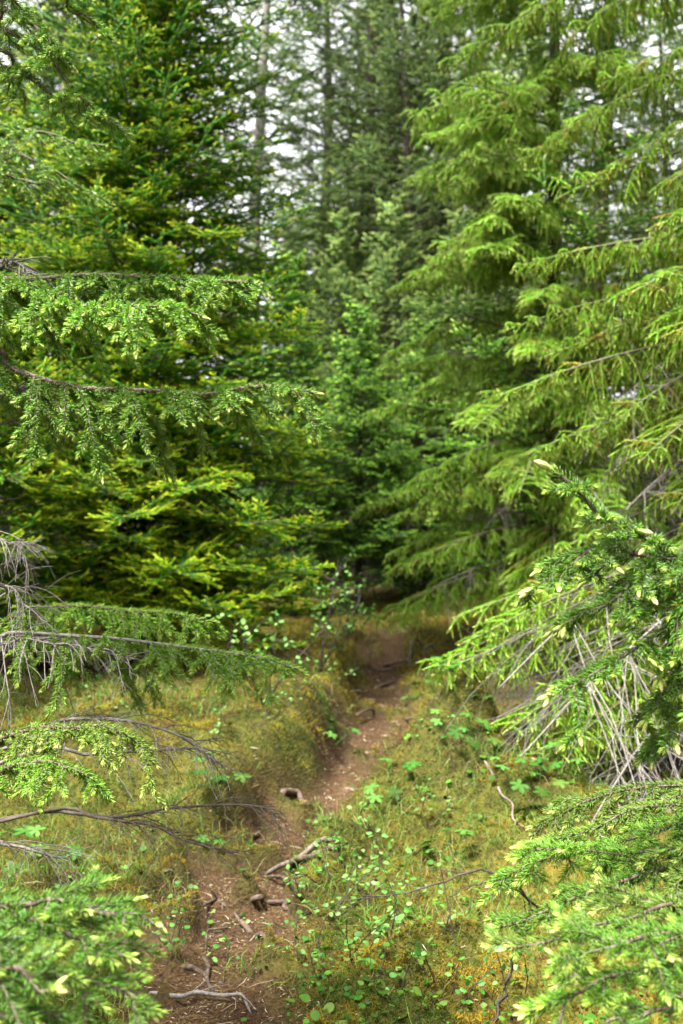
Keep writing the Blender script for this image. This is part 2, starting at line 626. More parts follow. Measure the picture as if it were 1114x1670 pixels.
# ------------------------------------------------------------------ spruce boughs (shared by the trees)
BO = {
    'left': dict(gap={2: .034, 1: .023}, ang={2: 52, 1: 46}, rise={2: .05, 1: .06}, len={2: .44, 1: .12}, min=.04,
                 droop={2: .5, 1: 0.0}, rad={2: .0035, 1: .002}, sp=.0021, nl=.019, nw=.0054, new=.05, lift=2.2, age=.2,
                 shape=lambda f: .25 + .95 * (1 - f) ** .8 * min(1, f * 4 + .25), tilt=55, arc=150, rj=.25),
    'right': dict(rust=.05, gap={2: .036, 1: .025}, ang={2: 56, 1: 40}, rise={2: .22, 1: -.2}, rj=.26, len={2: .42, 1: .17}, min=.05,
                  droop={2: 3.2, 1: 9.0}, rad={2: .003, 1: .0016}, sp=.0019, nl=.019, nw=.0056, new=.05, age=.36,
                  shape=lambda f: .25 + .9 * (1 - f) ** .7 * min(1, f * 3 + .4), tilt=48, arc=160),
    'fringe': dict(rust=.13, gap={2: .034, 1: .024}, ang={2: 56, 1: 42}, rise={2: .15, 1: -.5}, rj=.2, len={2: .40, 1: .17}, min=.05,
                  droop={2: 3.2, 1: 11.0}, rad={2: .0028, 1: .0014}, sp=.0012, nl=.016, nw=.0036, new=.04, age=.33,
                  shape=lambda f: .25 + .9 * (1 - f) ** .7 * min(1, f * 3 + .4), tilt=46, arc=160, vary=(.4, 1.35)),
    'mid': dict(gap={2: .045, 1: .034}, ang={2: 54, 1: 48}, rise={2: .06, 1: .05}, len={2: .40, 1: .13}, min=.04,
                droop={2: 1.2, 1: 1.0}, rad={2: .0035, 1: .002}, sp=.0028, nl=.024, nw=.0058, new=.04, lift=.6, age=.15,
                shape=lambda f: .25 + .95 * (1 - f) ** .8 * min(1, f * 4 + .25), tilt=55, arc=130, rj=.3),
    'fill': dict(gap={2: .07, 1: .05}, ang={2: 55, 1: 50}, rise={2: .05, 1: .05}, len={2: .42, 1: .14}, min=.05,
                droop={2: .8, 1: .6}, rad={2: .004, 1: .002}, sp=.0033, nl=.024, nw=.0078, new=.03, lift=1.0, age=.1,
                shape=lambda f: .25 + .9 * (1 - f) ** .8 * min(1, f * 3 + .2), tilt=52, arc=170, rj=.35),
    'far': dict(gap={2: .085, 1: .07}, ang={2: 55, 1: 50}, rise={2: .05, 1: .05}, len={2: .5, 1: .17}, min=.06,
                droop={2: .8, 1: .6}, rad={2: .006, 1: .003}, sp=.0062, nl=.042, nw=.0105, new=.06, lift=1.0, age=.15,
                shape=lambda f: .25 + .9 * (1 - f) ** .8 * min(1, f * 3 + .2), tilt=52, arc=170),
}


def bough(kind, L, seed, dry=0.0, lo=.10, droop=None):
    rng = np.random.default_rng(seed)
    o = dict(BO[kind])
    if dry:
        o['dry'] = dry
    sp = Spray()
    dr = {'left': .35, 'right': .55, 'fringe': .6, 'mid': .35, 'far': .3, 'fill': .3}[kind] if droop is None else droop
    main = grow((0, 0, 0), (1, 0, .18 if kind not in ('right', 'fringe') else .2), L, 12, dr / max(L, .5), .018, rng, .9 / max(L, .5) if kind not in ('right', 'fringe') else .2)
    r0 = .004 + .005 * L
    sp.tube(main, np.linspace(r0, .0028, len(main)), 5, 0)
    side_twigs(sp, main, o, rng, 2, min(1.0, .45 + .5 * L) if kind not in ('far', 'fill') else .4 + .4 * L, lo, .98)
    sp.needles(main, o['sp'], o['nl'], o['nw'], o['tilt'], .35, o['new'] * 1.5, 0, o['age'], rng)
    return sp, float(np.linalg.norm(main[-1]))


SETS = {}


def bough_set(kind, key, sizes, per, leaf, dry=0.0, wood='twig', lo=.1):
    out = []
    for L in sizes:
        for k in range(per):
            sp, ext = bough(kind, L, hash((kind, L, k)) % 10000 if False else int(L * 1000) + k * 77 + len(kind), dry, lo)
            out.append((ext, sp.mesh('bough', M[wood], M[leaf], False), sp))
    SETS[key] = out


bough_set('left', 'left', (.45, .85, 1.3), 3, 'ndl_left')
bough_set('right', 'right', (.6, 1.1, 1.6), 3, 'ndl_right', dry=.17)
bough_set('fringe', 'fringe', (1.1, 1.6, 2.0), 2, 'ndl_right', dry=.28)
bough_set('mid', 'mid', (.5, 1.0), 3, 'ndl_mid')


def dead_bough(L, seed):
    rng = np.random.default_rng(seed)
    sp = Spray()
    main = grow((0, 0, 0), (1, 0, .1), L, 10, .5 / L, .04, rng)
    sp.tube(main, np.linspace(.0055, .0014, 10), 5, 0)
    for k in range(int(L * 26)):
        i = rng.integers(1, 9)
        a = (1 if k % 2 else -1) * R(rng.uniform(35, 75))
        t = nrm(main[i + 1] - main[i])
        sd = nrm(np.cross(t, [0, 0, 1]))
        ll = rng.uniform(.12, .4) * L ** .5
        tw = grow(main[i], t * math.cos(a) + sd * math.sin(a) + [0, 0, rng.normal(-.05, .25)], ll, 6, 2.2, .09, rng)
        sp.tube(tw, np.linspace(.0015, .0007, 6), 3, 0)
        for j in range(4):
            q = rng.integers(1, 5)
            t2 = grow(tw[q], nrm(tw[q + 1] - tw[q]) + rng.normal(0, .5, 3), ll * rng.uniform(.2, .5), 4, 2.5, .1, rng)
            sp.tube(t2, np.linspace(.0009, .0005, 4), 3, 0)
    return sp.mesh('dead_branch', M['dead'], M['dead']), float(np.linalg.norm(main[-1]))


DEAD = [dead_bough(L, 40 + k) for k, L in enumerate((.7, .7, 1.1, 1.1))]


def trunk_mesh(H, r, bark, seed, bend=.05):
    rng = np.random.default_rng(seed)
    n = 24
    z = np.linspace(0, 1, n) ** 1.1 * H
    x = np.cumsum(rng.normal(0, bend / n, n)) + bend * .3 * np.sin(z * .8 + seed)
    y = np.cumsum(rng.normal(0, bend / n, n))
    x -= x[0]
    y -= y[0]
    pts = np.stack([x, y, z - .08], 1)
    rad = r * (1 - z / H) ** .8 + .004 + r * .5 * np.exp(-z / .12)
    sp = Spray()
    sp.tube(pts, rad, 12, 0)
    return sp.mesh('trunk', M[bark], M[bark]), pts


def axis_matrix(base, d, scale, roll=0.0):
    """Local X along d, local Z as upright as it can be."""
    x = Vector(d).normalized()
    y = Vector((0, 0, 1)).cross(x).normalized()
    z = x.cross(y)
    m = Matrix((x, y, z)).transposed().to_4x4()
    m = m @ Matrix.Rotation(roll, 4, 'X') @ Matrix.Diagonal((scale, scale, scale, 1))
    m.translation = Vector(base)
    return m


def pick(key, L, rng):
    s = SETS[key]
    order = sorted(range(len(s)), key=lambda i: abs(s[i][0] - L))[:3]
    return s[order[rng.integers(0, len(order))]]


def far_crown(H, rad, zlo, n, seed, leaf, name='crown', k14=14, kind='far'):
    rng = np.random.default_rng(seed)
    protos = [bough(kind, L, seed * 10 + i)[0] for i, L in enumerate((.7, .7, 1.2, 1.2, 1.2))]
    ext = [.7, .7, 1.2, 1.2, 1.2]
    out = Spray()
    for k in range(n):
        f = (k + rng.random()) / n
        z = zlo + (H - zlo) * f
        L = max(.25, rad * (1 - f) ** .6 * rng.uniform(.6, 1.2) * min(1, .55 + f * 3))
        i = rng.integers(0, 2) if L < .8 else rng.integers(2, 5)
        s = L / ext[i]
        az = k * 2.4 + rng.normal(0, .4)
        pt = R(rng.normal(4, 8)) + R(35) * f ** 2
        m = np.array(axis_matrix((0, 0, z), (math.cos(az) * math.cos(pt), math.sin(az) * math.cos(pt), math.sin(pt)), s, R(rng.normal(0, 12))))
        rot = m[:3, :3] / s
        for a in protos[i].N:
            b = a.copy()
            b[:, 0:3] = (a[:, 0:3] * s) @ rot.T + m[:3, 3]
            b[:, 3:6] = a[:, 3:6] @ rot.T
            b[:, 6:9] = a[:, 6:9] @ rot.T
            b[:, 14:17] = a[:, 14:17] @ rot.T
            out.N.append(b)
        for V, q, mm in protos[i].T[:1 + int(k14 * L)]:
            out.T.append(((V * s) @ rot.T + m[:3, 3], q, mm))
    return out.mesh(name, M['bark'], M[leaf], False)


def spruce(label, group, x, y, H, prof, key, n, zlo, seed, bark='bark', r=.05, dead=0, pitch=0.0, face=None, name='spruce_tree', zhi=.97, leaf=None, inner=130, ir=.74):
    """A young spruce: trunk, boughs in whorls, each bough a part of the tree."""
    rng = np.random.default_rng(seed)
    g = float(height(x, y))
    t = empty(name, (x, y, g), label, 'tree', group)
    tm, tp = trunk_mesh(H, r, bark, seed)
    put('trunk', tm, t)
    for k in range(n):
        f = (k + rng.uniform(.2, .8)) / n
        z = zlo + (H * zhi - zlo) * (f ** 1.12)
        if k % 4:
            z = max(zlo, round(z / .36) * .36 + rng.normal(0, .035))
        z = min(z, H * .96)
        az = k * 2.39996 + rng.normal(0, .25)
        if face is not None and rng.random() < face[1]:
            az = face[0] + rng.normal(0, .85)
        L = prof(z) * rng.uniform(.82, 1.15) * (.76 if z < 1.1 and math.cos(az) > .5 else 1)
        ext, me, _ = pick(key, L, rng)
        s = L / ext
        pt = pitch + R(rng.normal(-8 if key == 'left' else -12, 6)) + R(58) * (z / H) ** 2.2
        d = (math.cos(az) * math.cos(pt), math.sin(az) * math.cos(pt), math.sin(pt))
        bx, by = np.interp(z, tp[:, 2], tp[:, 0]), np.interp(z, tp[:, 2], tp[:, 1])
        put('bough', me, t, axis_matrix((bx, by, z), d, s, R(rng.normal(0, 8))))
    if inner:
        o = put('inner_foliage', far_crown(H, prof(zlo) * ir, zlo * .8, inner, seed, leaf, 'inner_foliage', 6, 'fill'), t)
        o['kind'] = 'stuff'
    for k in range(dead):
        z = rng.uniform(.15, zlo + 1.6)
        az = rng.uniform(0, 2 * math.pi)
        L = prof(z) * rng.uniform(.4, .75)
        me, ext = DEAD[rng.integers(0, 4)]
        d = (math.cos(az), math.sin(az), rng.normal(-.12, .1))
        bx, by = np.interp(z, tp[:, 2], tp[:, 0]), np.interp(z, tp[:, 2], tp[:, 1])
        put('dead_branch', me, t, axis_matrix((bx, by, z), d, L / ext))
    return t


def along(px, Y):
    return (px - CX) / FPX * Y


# big vivid spruce on the left and its neighbour
G_YOUNG = 'young spruces beside the path'
L1 = spruce('tall cone-shaped vivid green spruce left of the path, full from top to ground', G_YOUNG, along(240, 7.0), 7.0, 8.4,
       lambda z: max(.12, 1.50 * (1 - z / 8.4) + .14 * max(0, 1 - z / 1.8)), 'left', 86, .16, 21, dead=14, r=.055, face=(-1.25, .55), leaf='ndl_left', inner=640, zhi=.62, ir=.88)
spruce('vivid green spruce at the left edge, half hidden behind the tall cone-shaped spruce', G_YOUNG, along(-60, 7.4), 7.4, 5.2,
       lambda z: max(.12, 1.55 * (1 - z / 5.2) ** .8), 'left', 90, .35, 22, dead=14, r=.05, face=(-1.0, .5), leaf='ndl_left', inner=240, ir=.85)
spruce('short vivid green spruce at the left edge, in front of the half hidden one', G_YOUNG, along(-20, 5.7), 5.7, 2.3,
       lambda z: max(.12, 1.05 * (1 - z / 2.3) ** .7), 'left', 44, .12, 28, dead=10, r=.035, leaf='ndl_left', inner=60)
# yellow-green spruce right of the path
spruce('yellow-green spruce right of the path with drooping sprays and a slim dark trunk', G_YOUNG, along(900, 8.2), 8.2, 10.5,
       lambda z: max(.15, 1.75 * (1 - z / 10.5) ** .75), 'right', 100, .55, 23, bark='bark_dark', r=.07, dead=22, face=(3.6, .5), zhi=.66, leaf='ndl_right', inner=120)
# deep green small spruces at the end of the path
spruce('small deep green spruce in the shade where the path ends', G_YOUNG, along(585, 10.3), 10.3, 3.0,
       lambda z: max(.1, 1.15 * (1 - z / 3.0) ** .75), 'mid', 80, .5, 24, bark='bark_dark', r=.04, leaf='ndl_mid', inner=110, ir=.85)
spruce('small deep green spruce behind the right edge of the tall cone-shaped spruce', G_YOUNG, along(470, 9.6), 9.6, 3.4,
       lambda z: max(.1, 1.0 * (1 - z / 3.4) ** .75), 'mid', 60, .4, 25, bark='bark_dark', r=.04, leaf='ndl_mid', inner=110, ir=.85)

for k, (px, Y, H, lab) in enumerate([(690, 11.3, 3.0, 'low dark spruce added to block light in the hollow just right of the path end'), (800, 10.6, 2.6, 'low dark spruce added to block light under the yellow-green spruce'),
                                     (400, 11.4, 3.2, 'dark spruce added to block light, hidden behind the right half of the tall cone-shaped spruce'), (905, 11.6, 2.8, 'dark spruce added to block light behind the trunk of the yellow-green spruce'),
                                     (1090, 9.6, 2.8, 'dark spruce added to block light at the right edge behind the long fringed boughs')]):
    spruce(lab, G_YOUNG, along(px, Y), Y, H, lambda z, H=H: max(.1, 1.15 * (1 - z / H) ** .6), 'mid', 50, .12, 250 + k, bark='bark_dark', r=.04, leaf='ndl_mid', inner=70)  # extra spruces with low skirts, added to block light and view

# ------------------------------------------------------------------ big right spruce whose trunk stands outside the frame
RT = np.array([2.35, 5.2, 0.0])
RT[2] = float(height(RT[0], RT[1]))
rt = empty('spruce_tree', RT, 'large spruce at the right edge with long fringed boughs reaching toward the path', 'tree', 'spruces at the edges of the picture')
tm, _ = trunk_mesh(9.0, .10, 'bark', 5)
put('trunk', tm, rt)
rng = np.random.default_rng(77)


def reach(tree, origin, z0, tip, key, roll=0.0):
    b = np.array([0, 0, z0])
    tloc = np.asarray(tip) - origin
    d = tloc - b
    L = float(np.linalg.norm(d))
    ext, me, _ = pick(key, L, rng)
    put('bough', me, tree, axis_matrix(b, d, L / ext, roll))


for px, py, Y, dz in [(505, 985, 6.2, .15), (455, 1035, 6.0, .12), (345, 1050, 5.8, .12), (215, 1040, 5.7, .12), (110, 1010, 5.9, .12), (395, 965, 5.9, .15), (525, 905, 6.4, .2),
                      (285, 985, 5.7, .15), (515, 1040, 6.4, .08), (420, 900, 5.9, .2), (535, 820, 6.6, .2), (180, 930, 5.7, .2), (330, 840, 5.7, .25), (490, 740, 6.3, .25)]:
    o_ = np.array(L1.location)
    tip = P(px, py, Y)
    reach(L1, o_, max(.12, tip[2] - o_[2] + dz), tip, 'left', R(rng.normal(0, 8)))
for px, py, Y, dz in [(832, 200, 5.6, .25), (900, 30, 5.6, .3), (975, 120, 5.3, .2), (740, 75, 6.2, .3), (835, 408, 5.0, .12), (905, 300, 5.4, .2),
                      (822, 512, 5.1, .2), (812, 608, 4.7, .26), (880, 560, 5.3, .15), (855, 740, 4.6, .35), (1040, 655, 4.1, .2), (930, 690, 5.2, .2), (1000, 800, 5.3, .25),
                      (690, 1060, 4.5, .42), (735, 972, 5.1, .25), (815, 1190, 4.1, .40), (872, 1215, 3.9, .35), (800, 1020, 4.4, .35), (950, 1130, 4.2, .3), (1000, 420, 4.6, .1),
                      (1010, 930, 4.3, .3), (1060, 250, 4.6, .15), (980, 520, 4.9, .15), (1000, 605, 4.5, .2), (1080, 470, 4.3, .1), (1080, 750, 4.2, .25),
                      (940, 250, 5.4, .2), (1080, 340, 4.5, .1), (965, 745, 5.0, .2), (1075, 880, 4.1, .3), (900, 880, 5.2, .3), (930, 1020, 4.7, .3)]:
    tip = P(px, py, Y)
    reach(rt, RT, tip[2] - RT[2] + dz, tip, 'fringe', R(rng.normal(0, 8)))
for px, py, Y, dz in [(705, 1065, 4.3, .3), (740, 1010, 4.6, .3), (790, 1100, 4.3, .3), (840, 1150, 4.2, .3), (860, 1000, 4.5, .3), (905, 1190, 3.9, .3), (930, 1060, 4.2, .3), (960, 1190, 4.0, .3), (780, 980, 5.2, .25), (985, 1010, 4.2, .25), (1040, 1150, 4.0, .25)]:
    tip = P(px, py, Y)
    reach(rt, RT, tip[2] - RT[2] + dz, tip, 'fringe', R(rng.normal(0, 10)))
for px, py, Y in [(825, 945, 4.8), (800, 985, 4.6), (860, 1010, 4.5), (900, 1085, 4.3), (935, 1140, 4.2), (885, 1285, 4.0), (935, 1292, 3.9), (830, 1300, 4.2), (905, 1250, 4.1), (960, 1240, 4.0), (870, 960, 4.6), (1000, 1280, 3.9), (850, 1090, 4.4), (835, 950, 3.7), (880, 1060, 3.6), (900, 1285, 3.5), (950, 1245, 3.5), (835, 1300, 3.6), (930, 1010, 3.6), (990, 1190, 3.4), (960, 1290, 3.4)]:
    tip = P(px, py, Y) - RT
    b = np.array([0, 0, tip[2] + rng.uniform(.05, .35)])
    me, ext = DEAD[2 + rng.integers(0, 2)]
    put('dead_branch', me, rt, axis_matrix(b, tip - b, float(np.linalg.norm(tip - b)) / ext))
for k in range(26):
    z = rng.uniform(.25, 2.2)
    az = math.pi + rng.normal(.45, .55)
    me, ext = DEAD[rng.integers(0, 4)]
    L = rng.uniform(.7, 1.35)
    put('dead_branch', me, rt, axis_matrix((0, 0, z), (math.cos(az), math.sin(az), rng.normal(-.18, .1)), L / ext))
for k in range(22):
    z = rng.uniform(2.5, 8.3)
    az = rng.uniform(-1.5, 1.5)
    L = 1.6 * (1 - z / 9.3) + .2
    ext, me, _ = pick('right', L, rng)
    put('bough', me, rt, axis_matrix((0, 0, z), (math.cos(az), math.sin(az), .15), L / ext))


# ------------------------------------------------------------------ background trees
def snag_mesh(zhi, n, seed):
    """The dry lower branches of an old tree."""
    rng = np.random.default_rng(seed)
    sp = Spray()
    for k in range(n):
        z = rng.uniform(.5, zhi)
        az = rng.uniform(0, 6.283)
        L = rng.uniform(.5, 1.5)
        b = grow((0, 0, z), (math.cos(az), math.sin(az), rng.normal(.02, .15)), L, 8, .25, .05, rng)
        sp.tube(b, np.linspace(.010, .003, 8), 4, 0)
        for j in range(8):
            i = rng.integers(1, 6)
            t = grow(b[i], nrm(b[i + 1] - b[i]) + rng.normal(0, .6, 3), L * rng.uniform(.2, .45), 5, .8, .1, rng)
            sp.tube(t, np.linspace(.004, .0015, 5), 3, 0)
    return sp.mesh('dry_branches', M['bark'], M['bark'])


EXTRA_LOW = [(480, 15.5, 1.25), (550, 17.0, 1.35), (620, 16.0, 1.2), (700, 15.0, 1.25), (790, 16.5, 1.4), (880, 15.0, 1.2), (960, 14.0, 1.2), (1050, 14.5, 1.25), (360, 14.5, 1.2), (20, 12.5, 1.15), (1130, 12.2, 1.1)]
LOW_LABELS = ['grey-green young conifer behind the pale grey trunk', 'grey-green young conifer far back left of the thickest dark trunk', 'grey-green young conifer straight behind the thickest dark trunk', 'grey-green young conifer behind the slim dark trunk',
              'grey-green young conifer far behind the left boughs of the yellow-green spruce', 'grey-green young conifer behind the trunk of the yellow-green spruce', 'grey-green young conifer behind the dark straight trunk on the right',
              'grey-green young conifer far back between the two right-hand trunks', 'grey-green young conifer far behind the right side of the cone-shaped spruce', 'grey-green young conifer behind the left edge spruce',
              'grey-green young conifer at the right edge behind the long fringed boughs']
EXTRA_LOW += [(95, 12.0, 1.75), (185, 13.5, 1.9), (615, 18.0, 2.3), (705, 14.2, 1.9), (770, 17.5, 2.3), (860, 13.4, 1.8)]
LOW_LABELS += ['grey-green conifer behind the top left twigs, left of the cone-shaped spruce', 'grey-green conifer close behind the left flank of the cone-shaped spruce',
               'full-crowned grey-green conifer far behind the thickest dark trunk', 'full-crowned grey-green conifer right of the slim dark trunk', 'full-crowned grey-green conifer far back beside the top of the yellow-green spruce', 'full-crowned grey-green conifer right behind the yellow-green spruce']
CROWNS = {'a': far_crown(9.5, 1.7, 2.0, 150, 1, 'ndl_far'), 'b': far_crown(8.5, 1.5, 2.5, 115, 2, 'ndl_far'), 'c': far_crown(4.2, 1.1, .5, 90, 3, 'ndl_far')}
SNAGS = [snag_mesh(3.4, 34, 5), snag_mesh(3.4, 30, 6)]
TRUNKS = {'grey': trunk_mesh(9.6, .10, 'bark_pale', 8, .25)[0], 'dark': trunk_mesh(9.6, .13, 'bark_dark', 9, .2)[0], 'slim': trunk_mesh(8.6, .08, 'bark_dark', 10, .2)[0],
          'short': trunk_mesh(4.25, .045, 'bark_dark', 12, .1)[0]}
far = [  # px, Y, crown, trunk, scale, spin, label
    (440, 13.0, 'b', 'grey', 1.15, .3, 'tall thin-crowned conifer with a pale grey trunk right of the tall cone-shaped spruce'),
    (598, 14.0, 'a', 'dark', 1.10, 1.4, 'tall grey-green conifer with the thickest dark trunk in the middle of the background'),
    (657, 13.2, 'b', 'slim', 1.05, 2.2, 'grey-green conifer with a slim forked-looking dark trunk just right of the thickest trunk'),
    (530, 17.5, 'a', 'dark', 1.20, 3.1, 'grey-green conifer far back between the pale grey trunk and the thickest dark trunk'),
    (720, 16.5, 'a', 'dark', 1.10, 4.4, 'grey-green conifer far back, crown showing left of the yellow-green spruce top'),
    (985, 11.5, 'b', 'dark', 1.0, 5.2, 'dark straight-trunked conifer standing behind the yellow-green spruce on the right'),
    (1078, 12.5, 'b', 'slim', .95, .9, 'slim dark-trunked conifer near the right edge against the white sky'),
    (1180, 11.0, 'a', 'dark', 1.0, 2.9, 'dense dark conifer whose limbs enter at the top right corner'),
    (75, 12.5, 'b', 'dark', 1.05, 3.7, 'grey-trunked conifer at the top left behind the near twigs'),
    (-60, 14.5, 'a', 'dark', 1.1, 1.1, 'dark conifer at the left edge far behind the vivid spruces'),
    (840, 18.0, 'a', 'slim', 1.1, .2, 'grey-green conifer far behind the yellow-green spruce'),
    (630, 21.0, 'a', 'dark', 1.2, 3.3, 'farthest grey-green conifer behind the two dark trunks in the middle'),
    (640, 11.8, 'c', 'short', 1.06, 1.7, 'young grey-green spruce with a bushy pointed top below the slim dark trunk'),
    (560, 12.2, 'c', 'short', 1.04, 4.7, 'young grey-green spruce with a bushy top left of the thickest dark trunk'),
    (760, 11.6, 'c', 'short', 1.1, 2.7, 'young grey-green spruce half hidden by the yellow-green spruce'),
]
for k, (px, Y, cr, tr, s, rz, lab) in enumerate(far):
    x = along(px, Y)
    t = empty('conifer_tree', (x, Y, float(height(x, Y))), lab, 'tree', 'background conifers')
    m = Matrix.Rotation(rz, 4, 'Z') @ Matrix.Diagonal((s, s, s, 1))
    put('trunk', TRUNKS[tr], t, Matrix.Diagonal((s, s, s, 1)))
    put('crown', CROWNS[cr], t, m)
    if cr != 'c':
        put('dry_branches', SNAGS[k % 2], t, m)

for k, ((px, Y, sc), lab) in enumerate(zip(EXTRA_LOW, LOW_LABELS)):
    x = along(px, Y)
    t = empty('conifer_tree', (x, Y, float(height(x, Y))), lab, 'tree', 'background conifers')
    put('trunk', TRUNKS['short'], t, Matrix.Diagonal((sc, sc, sc, 1)))
    put('crown', CROWNS['c'], t, Matrix.Rotation(k * 1.9, 4, 'Z') @ Matrix.Diagonal((sc, sc, sc, 1)))
# unseen forest added round the viewer to shut out the low light
for k, (x, y, sc) in enumerate([(-4.6, 4.6, 1), (-5.4, 2.2, 1.1), (-4.4, .2, .9), (-6.2, -1.6, 1), (-4.2, -4.6, .9), (-1.6, -7.2, .9), (1.4, -7.6, .95), (4.0, -5.2, .9), (5.6, -2.4, 1), (4.4, .4, .9),
                               (5.2, 2.6, 1.05), (4.9, 5.4, 1), (-5.4, 7.8, 1.1), (-7.0, 5.5, 1.1), (6.6, 8.0, 1.1), (7.2, 4.2, 1.1)]):
    t = empty('conifer_tree', (x, y, float(height(x, y))), 'tall unseen conifer added outside the picture to shut out low light', 'tree', 'conifers added around the viewer')
    put('trunk', TRUNKS['dark'], t, Matrix.Diagonal((sc, sc, sc, 1)))
    put('crown', CROWNS['a'], t, Matrix.Rotation(k * 1.3, 4, 'Z') @ Matrix.Diagonal((sc, sc, sc, 1)))
    put('crown', CROWNS['c'], t, Matrix.Rotation(k * 1.1, 4, 'Z') @ Matrix.Diagonal((sc * 1.3, sc * 1.3, sc, 1)))

# ------------------------------------------------------------------ near spruces: boughs that reach into the picture from both sides
def bud_mesh():
    n, k = 9, 8
    z = np.linspace(0, 1, n)
    r = .165 * np.sin(np.pi * np.clip(z * .93 + .07, 0, 1)) ** .8
    r[-1] = .015
    ph = np.linspace(0, 2 * np.pi, k, endpoint=False)
    V = np.stack([r[:, None] * np.cos(ph), r[:, None] * np.sin(ph), np.repeat(z[:, None], k, 1)], -1).reshape(-1, 3)
    i = np.arange(n - 1)[:, None] * k
    j = np.arange(k)[None]
    q = np.stack([i + j, i + (j + 1) % k, i + k + (j + 1) % k, i + k + j], -1).reshape(-1, 4)
    return mesh_from('bud', V, [(q, 0), (np.arange((n - 1) * k, n * k)[None, :], 0)], [M['bud']])


BUD = bud_mesh()


def scaled(o, s):
    f = lambda v, k: {a: b * k for a, b in v.items()}
    return dict(o, gap=f(o['gap'], s), len=f(o['len'], s), rad=f(o['rad'], s), droop=f(o['droop'], 1 / s), min=o['min'] * s, sp=o['sp'] * s,
                nl=o['nl'] * s, nw=o['nw'] * s, new=o['new'] * s)


def near_branch(tree, org, pts, o, leaf, seed, buds=0.3, bud_len=.014, lo=.1, r0=.005, wood='twig', foliage=True, max_buds=90, t0=.3, extra=None):
    """pts: (px, py, Y) along the main stem; the first may be a plain 3-D point on the trunk."""
    rng = np.random.default_rng(seed)
    S = 1.3 if o is FAT_ else 1.32
    o = scaled(o, S)
    r0, bud_len = r0 * S, bud_len * S
    P3 = [np.array(p[1]) if p[0] == 'w' else P(p[0], p[1], p[2] * S) for p in pts]
    main = spline(P3, 28) - org
    main += spline(np.vstack([np.zeros(3), rng.normal(0, .004, (7, 3)), np.zeros(3)]), 28)
    sp = Spray()
    sp.tube(main, np.linspace(r0, r0 * .42, 28), 6, 0)
    if foliage:
        side_twigs(sp, main, o, rng, 2, 1.0, lo, .985)
        sp.needles(main, o['sp'], o['nl'], o['nw'], o.get('tilt', 55), t0, o['new'], 0, o.get('age', .1), rng, o.get('arc', 140))
        sp.ends.append((main[-1], nrm(main[-1] - main[-2]), 9))
    else:
        dead_side(sp, main, o, rng, lo)
    a, b = sp.split('branch', M[wood], M[leaf])
    br = put('branch', a, tree)
    if b:
        put('needles', b, br)
    c = 0
    ends = sorted(sp.ends, key=lambda e: -e[2])
    ends = ends[:1] + [(ends[0][0], nrm(ends[0][1] + rng.normal(0, .35, 3)), 8.0) for _ in range(2 if buds > .15 else 0)] + ends[1:] if ends else []
    for p, d, L in ends:
        if c >= max_buds or (L < 8 and rng.random() > buds * (1.5 if L > .06 else .5)):
            continue
        s = bud_len * rng.uniform(.5, 1.0) * (1.2 if L == 9 else 1)
        q = Vector(d + rng.normal(0, .12, 3)).to_track_quat('Z', 'Y').to_matrix().to_4x4() @ Matrix.Diagonal((s, s, s, 1))
        q.translation = Vector(p + d * .25 * s)
        put('bud', BUD, br, q)
        c += 1
    return br


def dead_side(sp, main, o, rng, lo):
    seg = np.linalg.norm(np.diff(main, axis=0), axis=1)
    tot = seg.sum()
    n = int(tot * (1 - lo) / o['gap'][2])
    for k in range(n):
        f = lo + (1 - lo) * (k + rng.random()) / n
        i = min(int(f * 27), 26)
        t = nrm(main[i + 1] - main[i])
        sd = nrm(np.cross(t, [0, 0, 1])) * (1 if k % 2 else -1)
        a = R(rng.uniform(35, 70))
        L = o['len'][2] * rng.uniform(.4, 1.2) * (1 - .5 * f)
        tw = grow(main[i], t * math.cos(a) + sd * math.sin(a) + [0, 0, rng.normal(.15, .2)], L, 9, o['droop'][2], .06, rng)
        sp.tube(tw, np.linspace(o['rad'][2], o['rad'][2] * .4, 9), 4, 0)
        for j in range(rng.integers(2, 6)):
            q = rng.integers(2, 7)
            t2 = grow(tw[q], nrm(tw[q + 1] - tw[q]) + rng.normal(0, .5, 3), L * rng.uniform(.15, .5), 5, 4, .1, rng)
            sp.tube(t2, np.linspace(o['rad'][2] * .5, .0004, 5), 3, 0)


NEAR = dict(vary=(.3, 1.5), jig=3.0, skip=.06, gap={2: .0145, 1: .020}, ang={2: 58, 1: 44}, rise={2: -.12, 1: -.12}, len={2: .13, 1: .052}, min=.026,
            droop={2: 9, 1: 8}, rad={2: .0018, 1: .0011}, sp=.00055, nl=.0128, nw=.0017, new=.012, age=.36,
            shape=lambda f: .35 + .8 * (1 - f) ** .8 * min(1, f * 3), tilt=56, arc=150)
LT = np.array([-1.62, 2.3, 0.0])
FAT_ = None
LT[2] = float(height(LT[0], LT[1]))
lt = empty('spruce_tree', LT, 'near spruce at the left edge, its sharp boughs reaching in over the path', 'tree', 'spruces at the edges of the picture')
put('trunk', trunk_mesh(6.0, .075, 'bark', 31)[0], lt)


def W(z, x=LT[0], y=LT[1]):
    return ('w', (x, y, 1.3 + (z - 1.3) * 1.32))


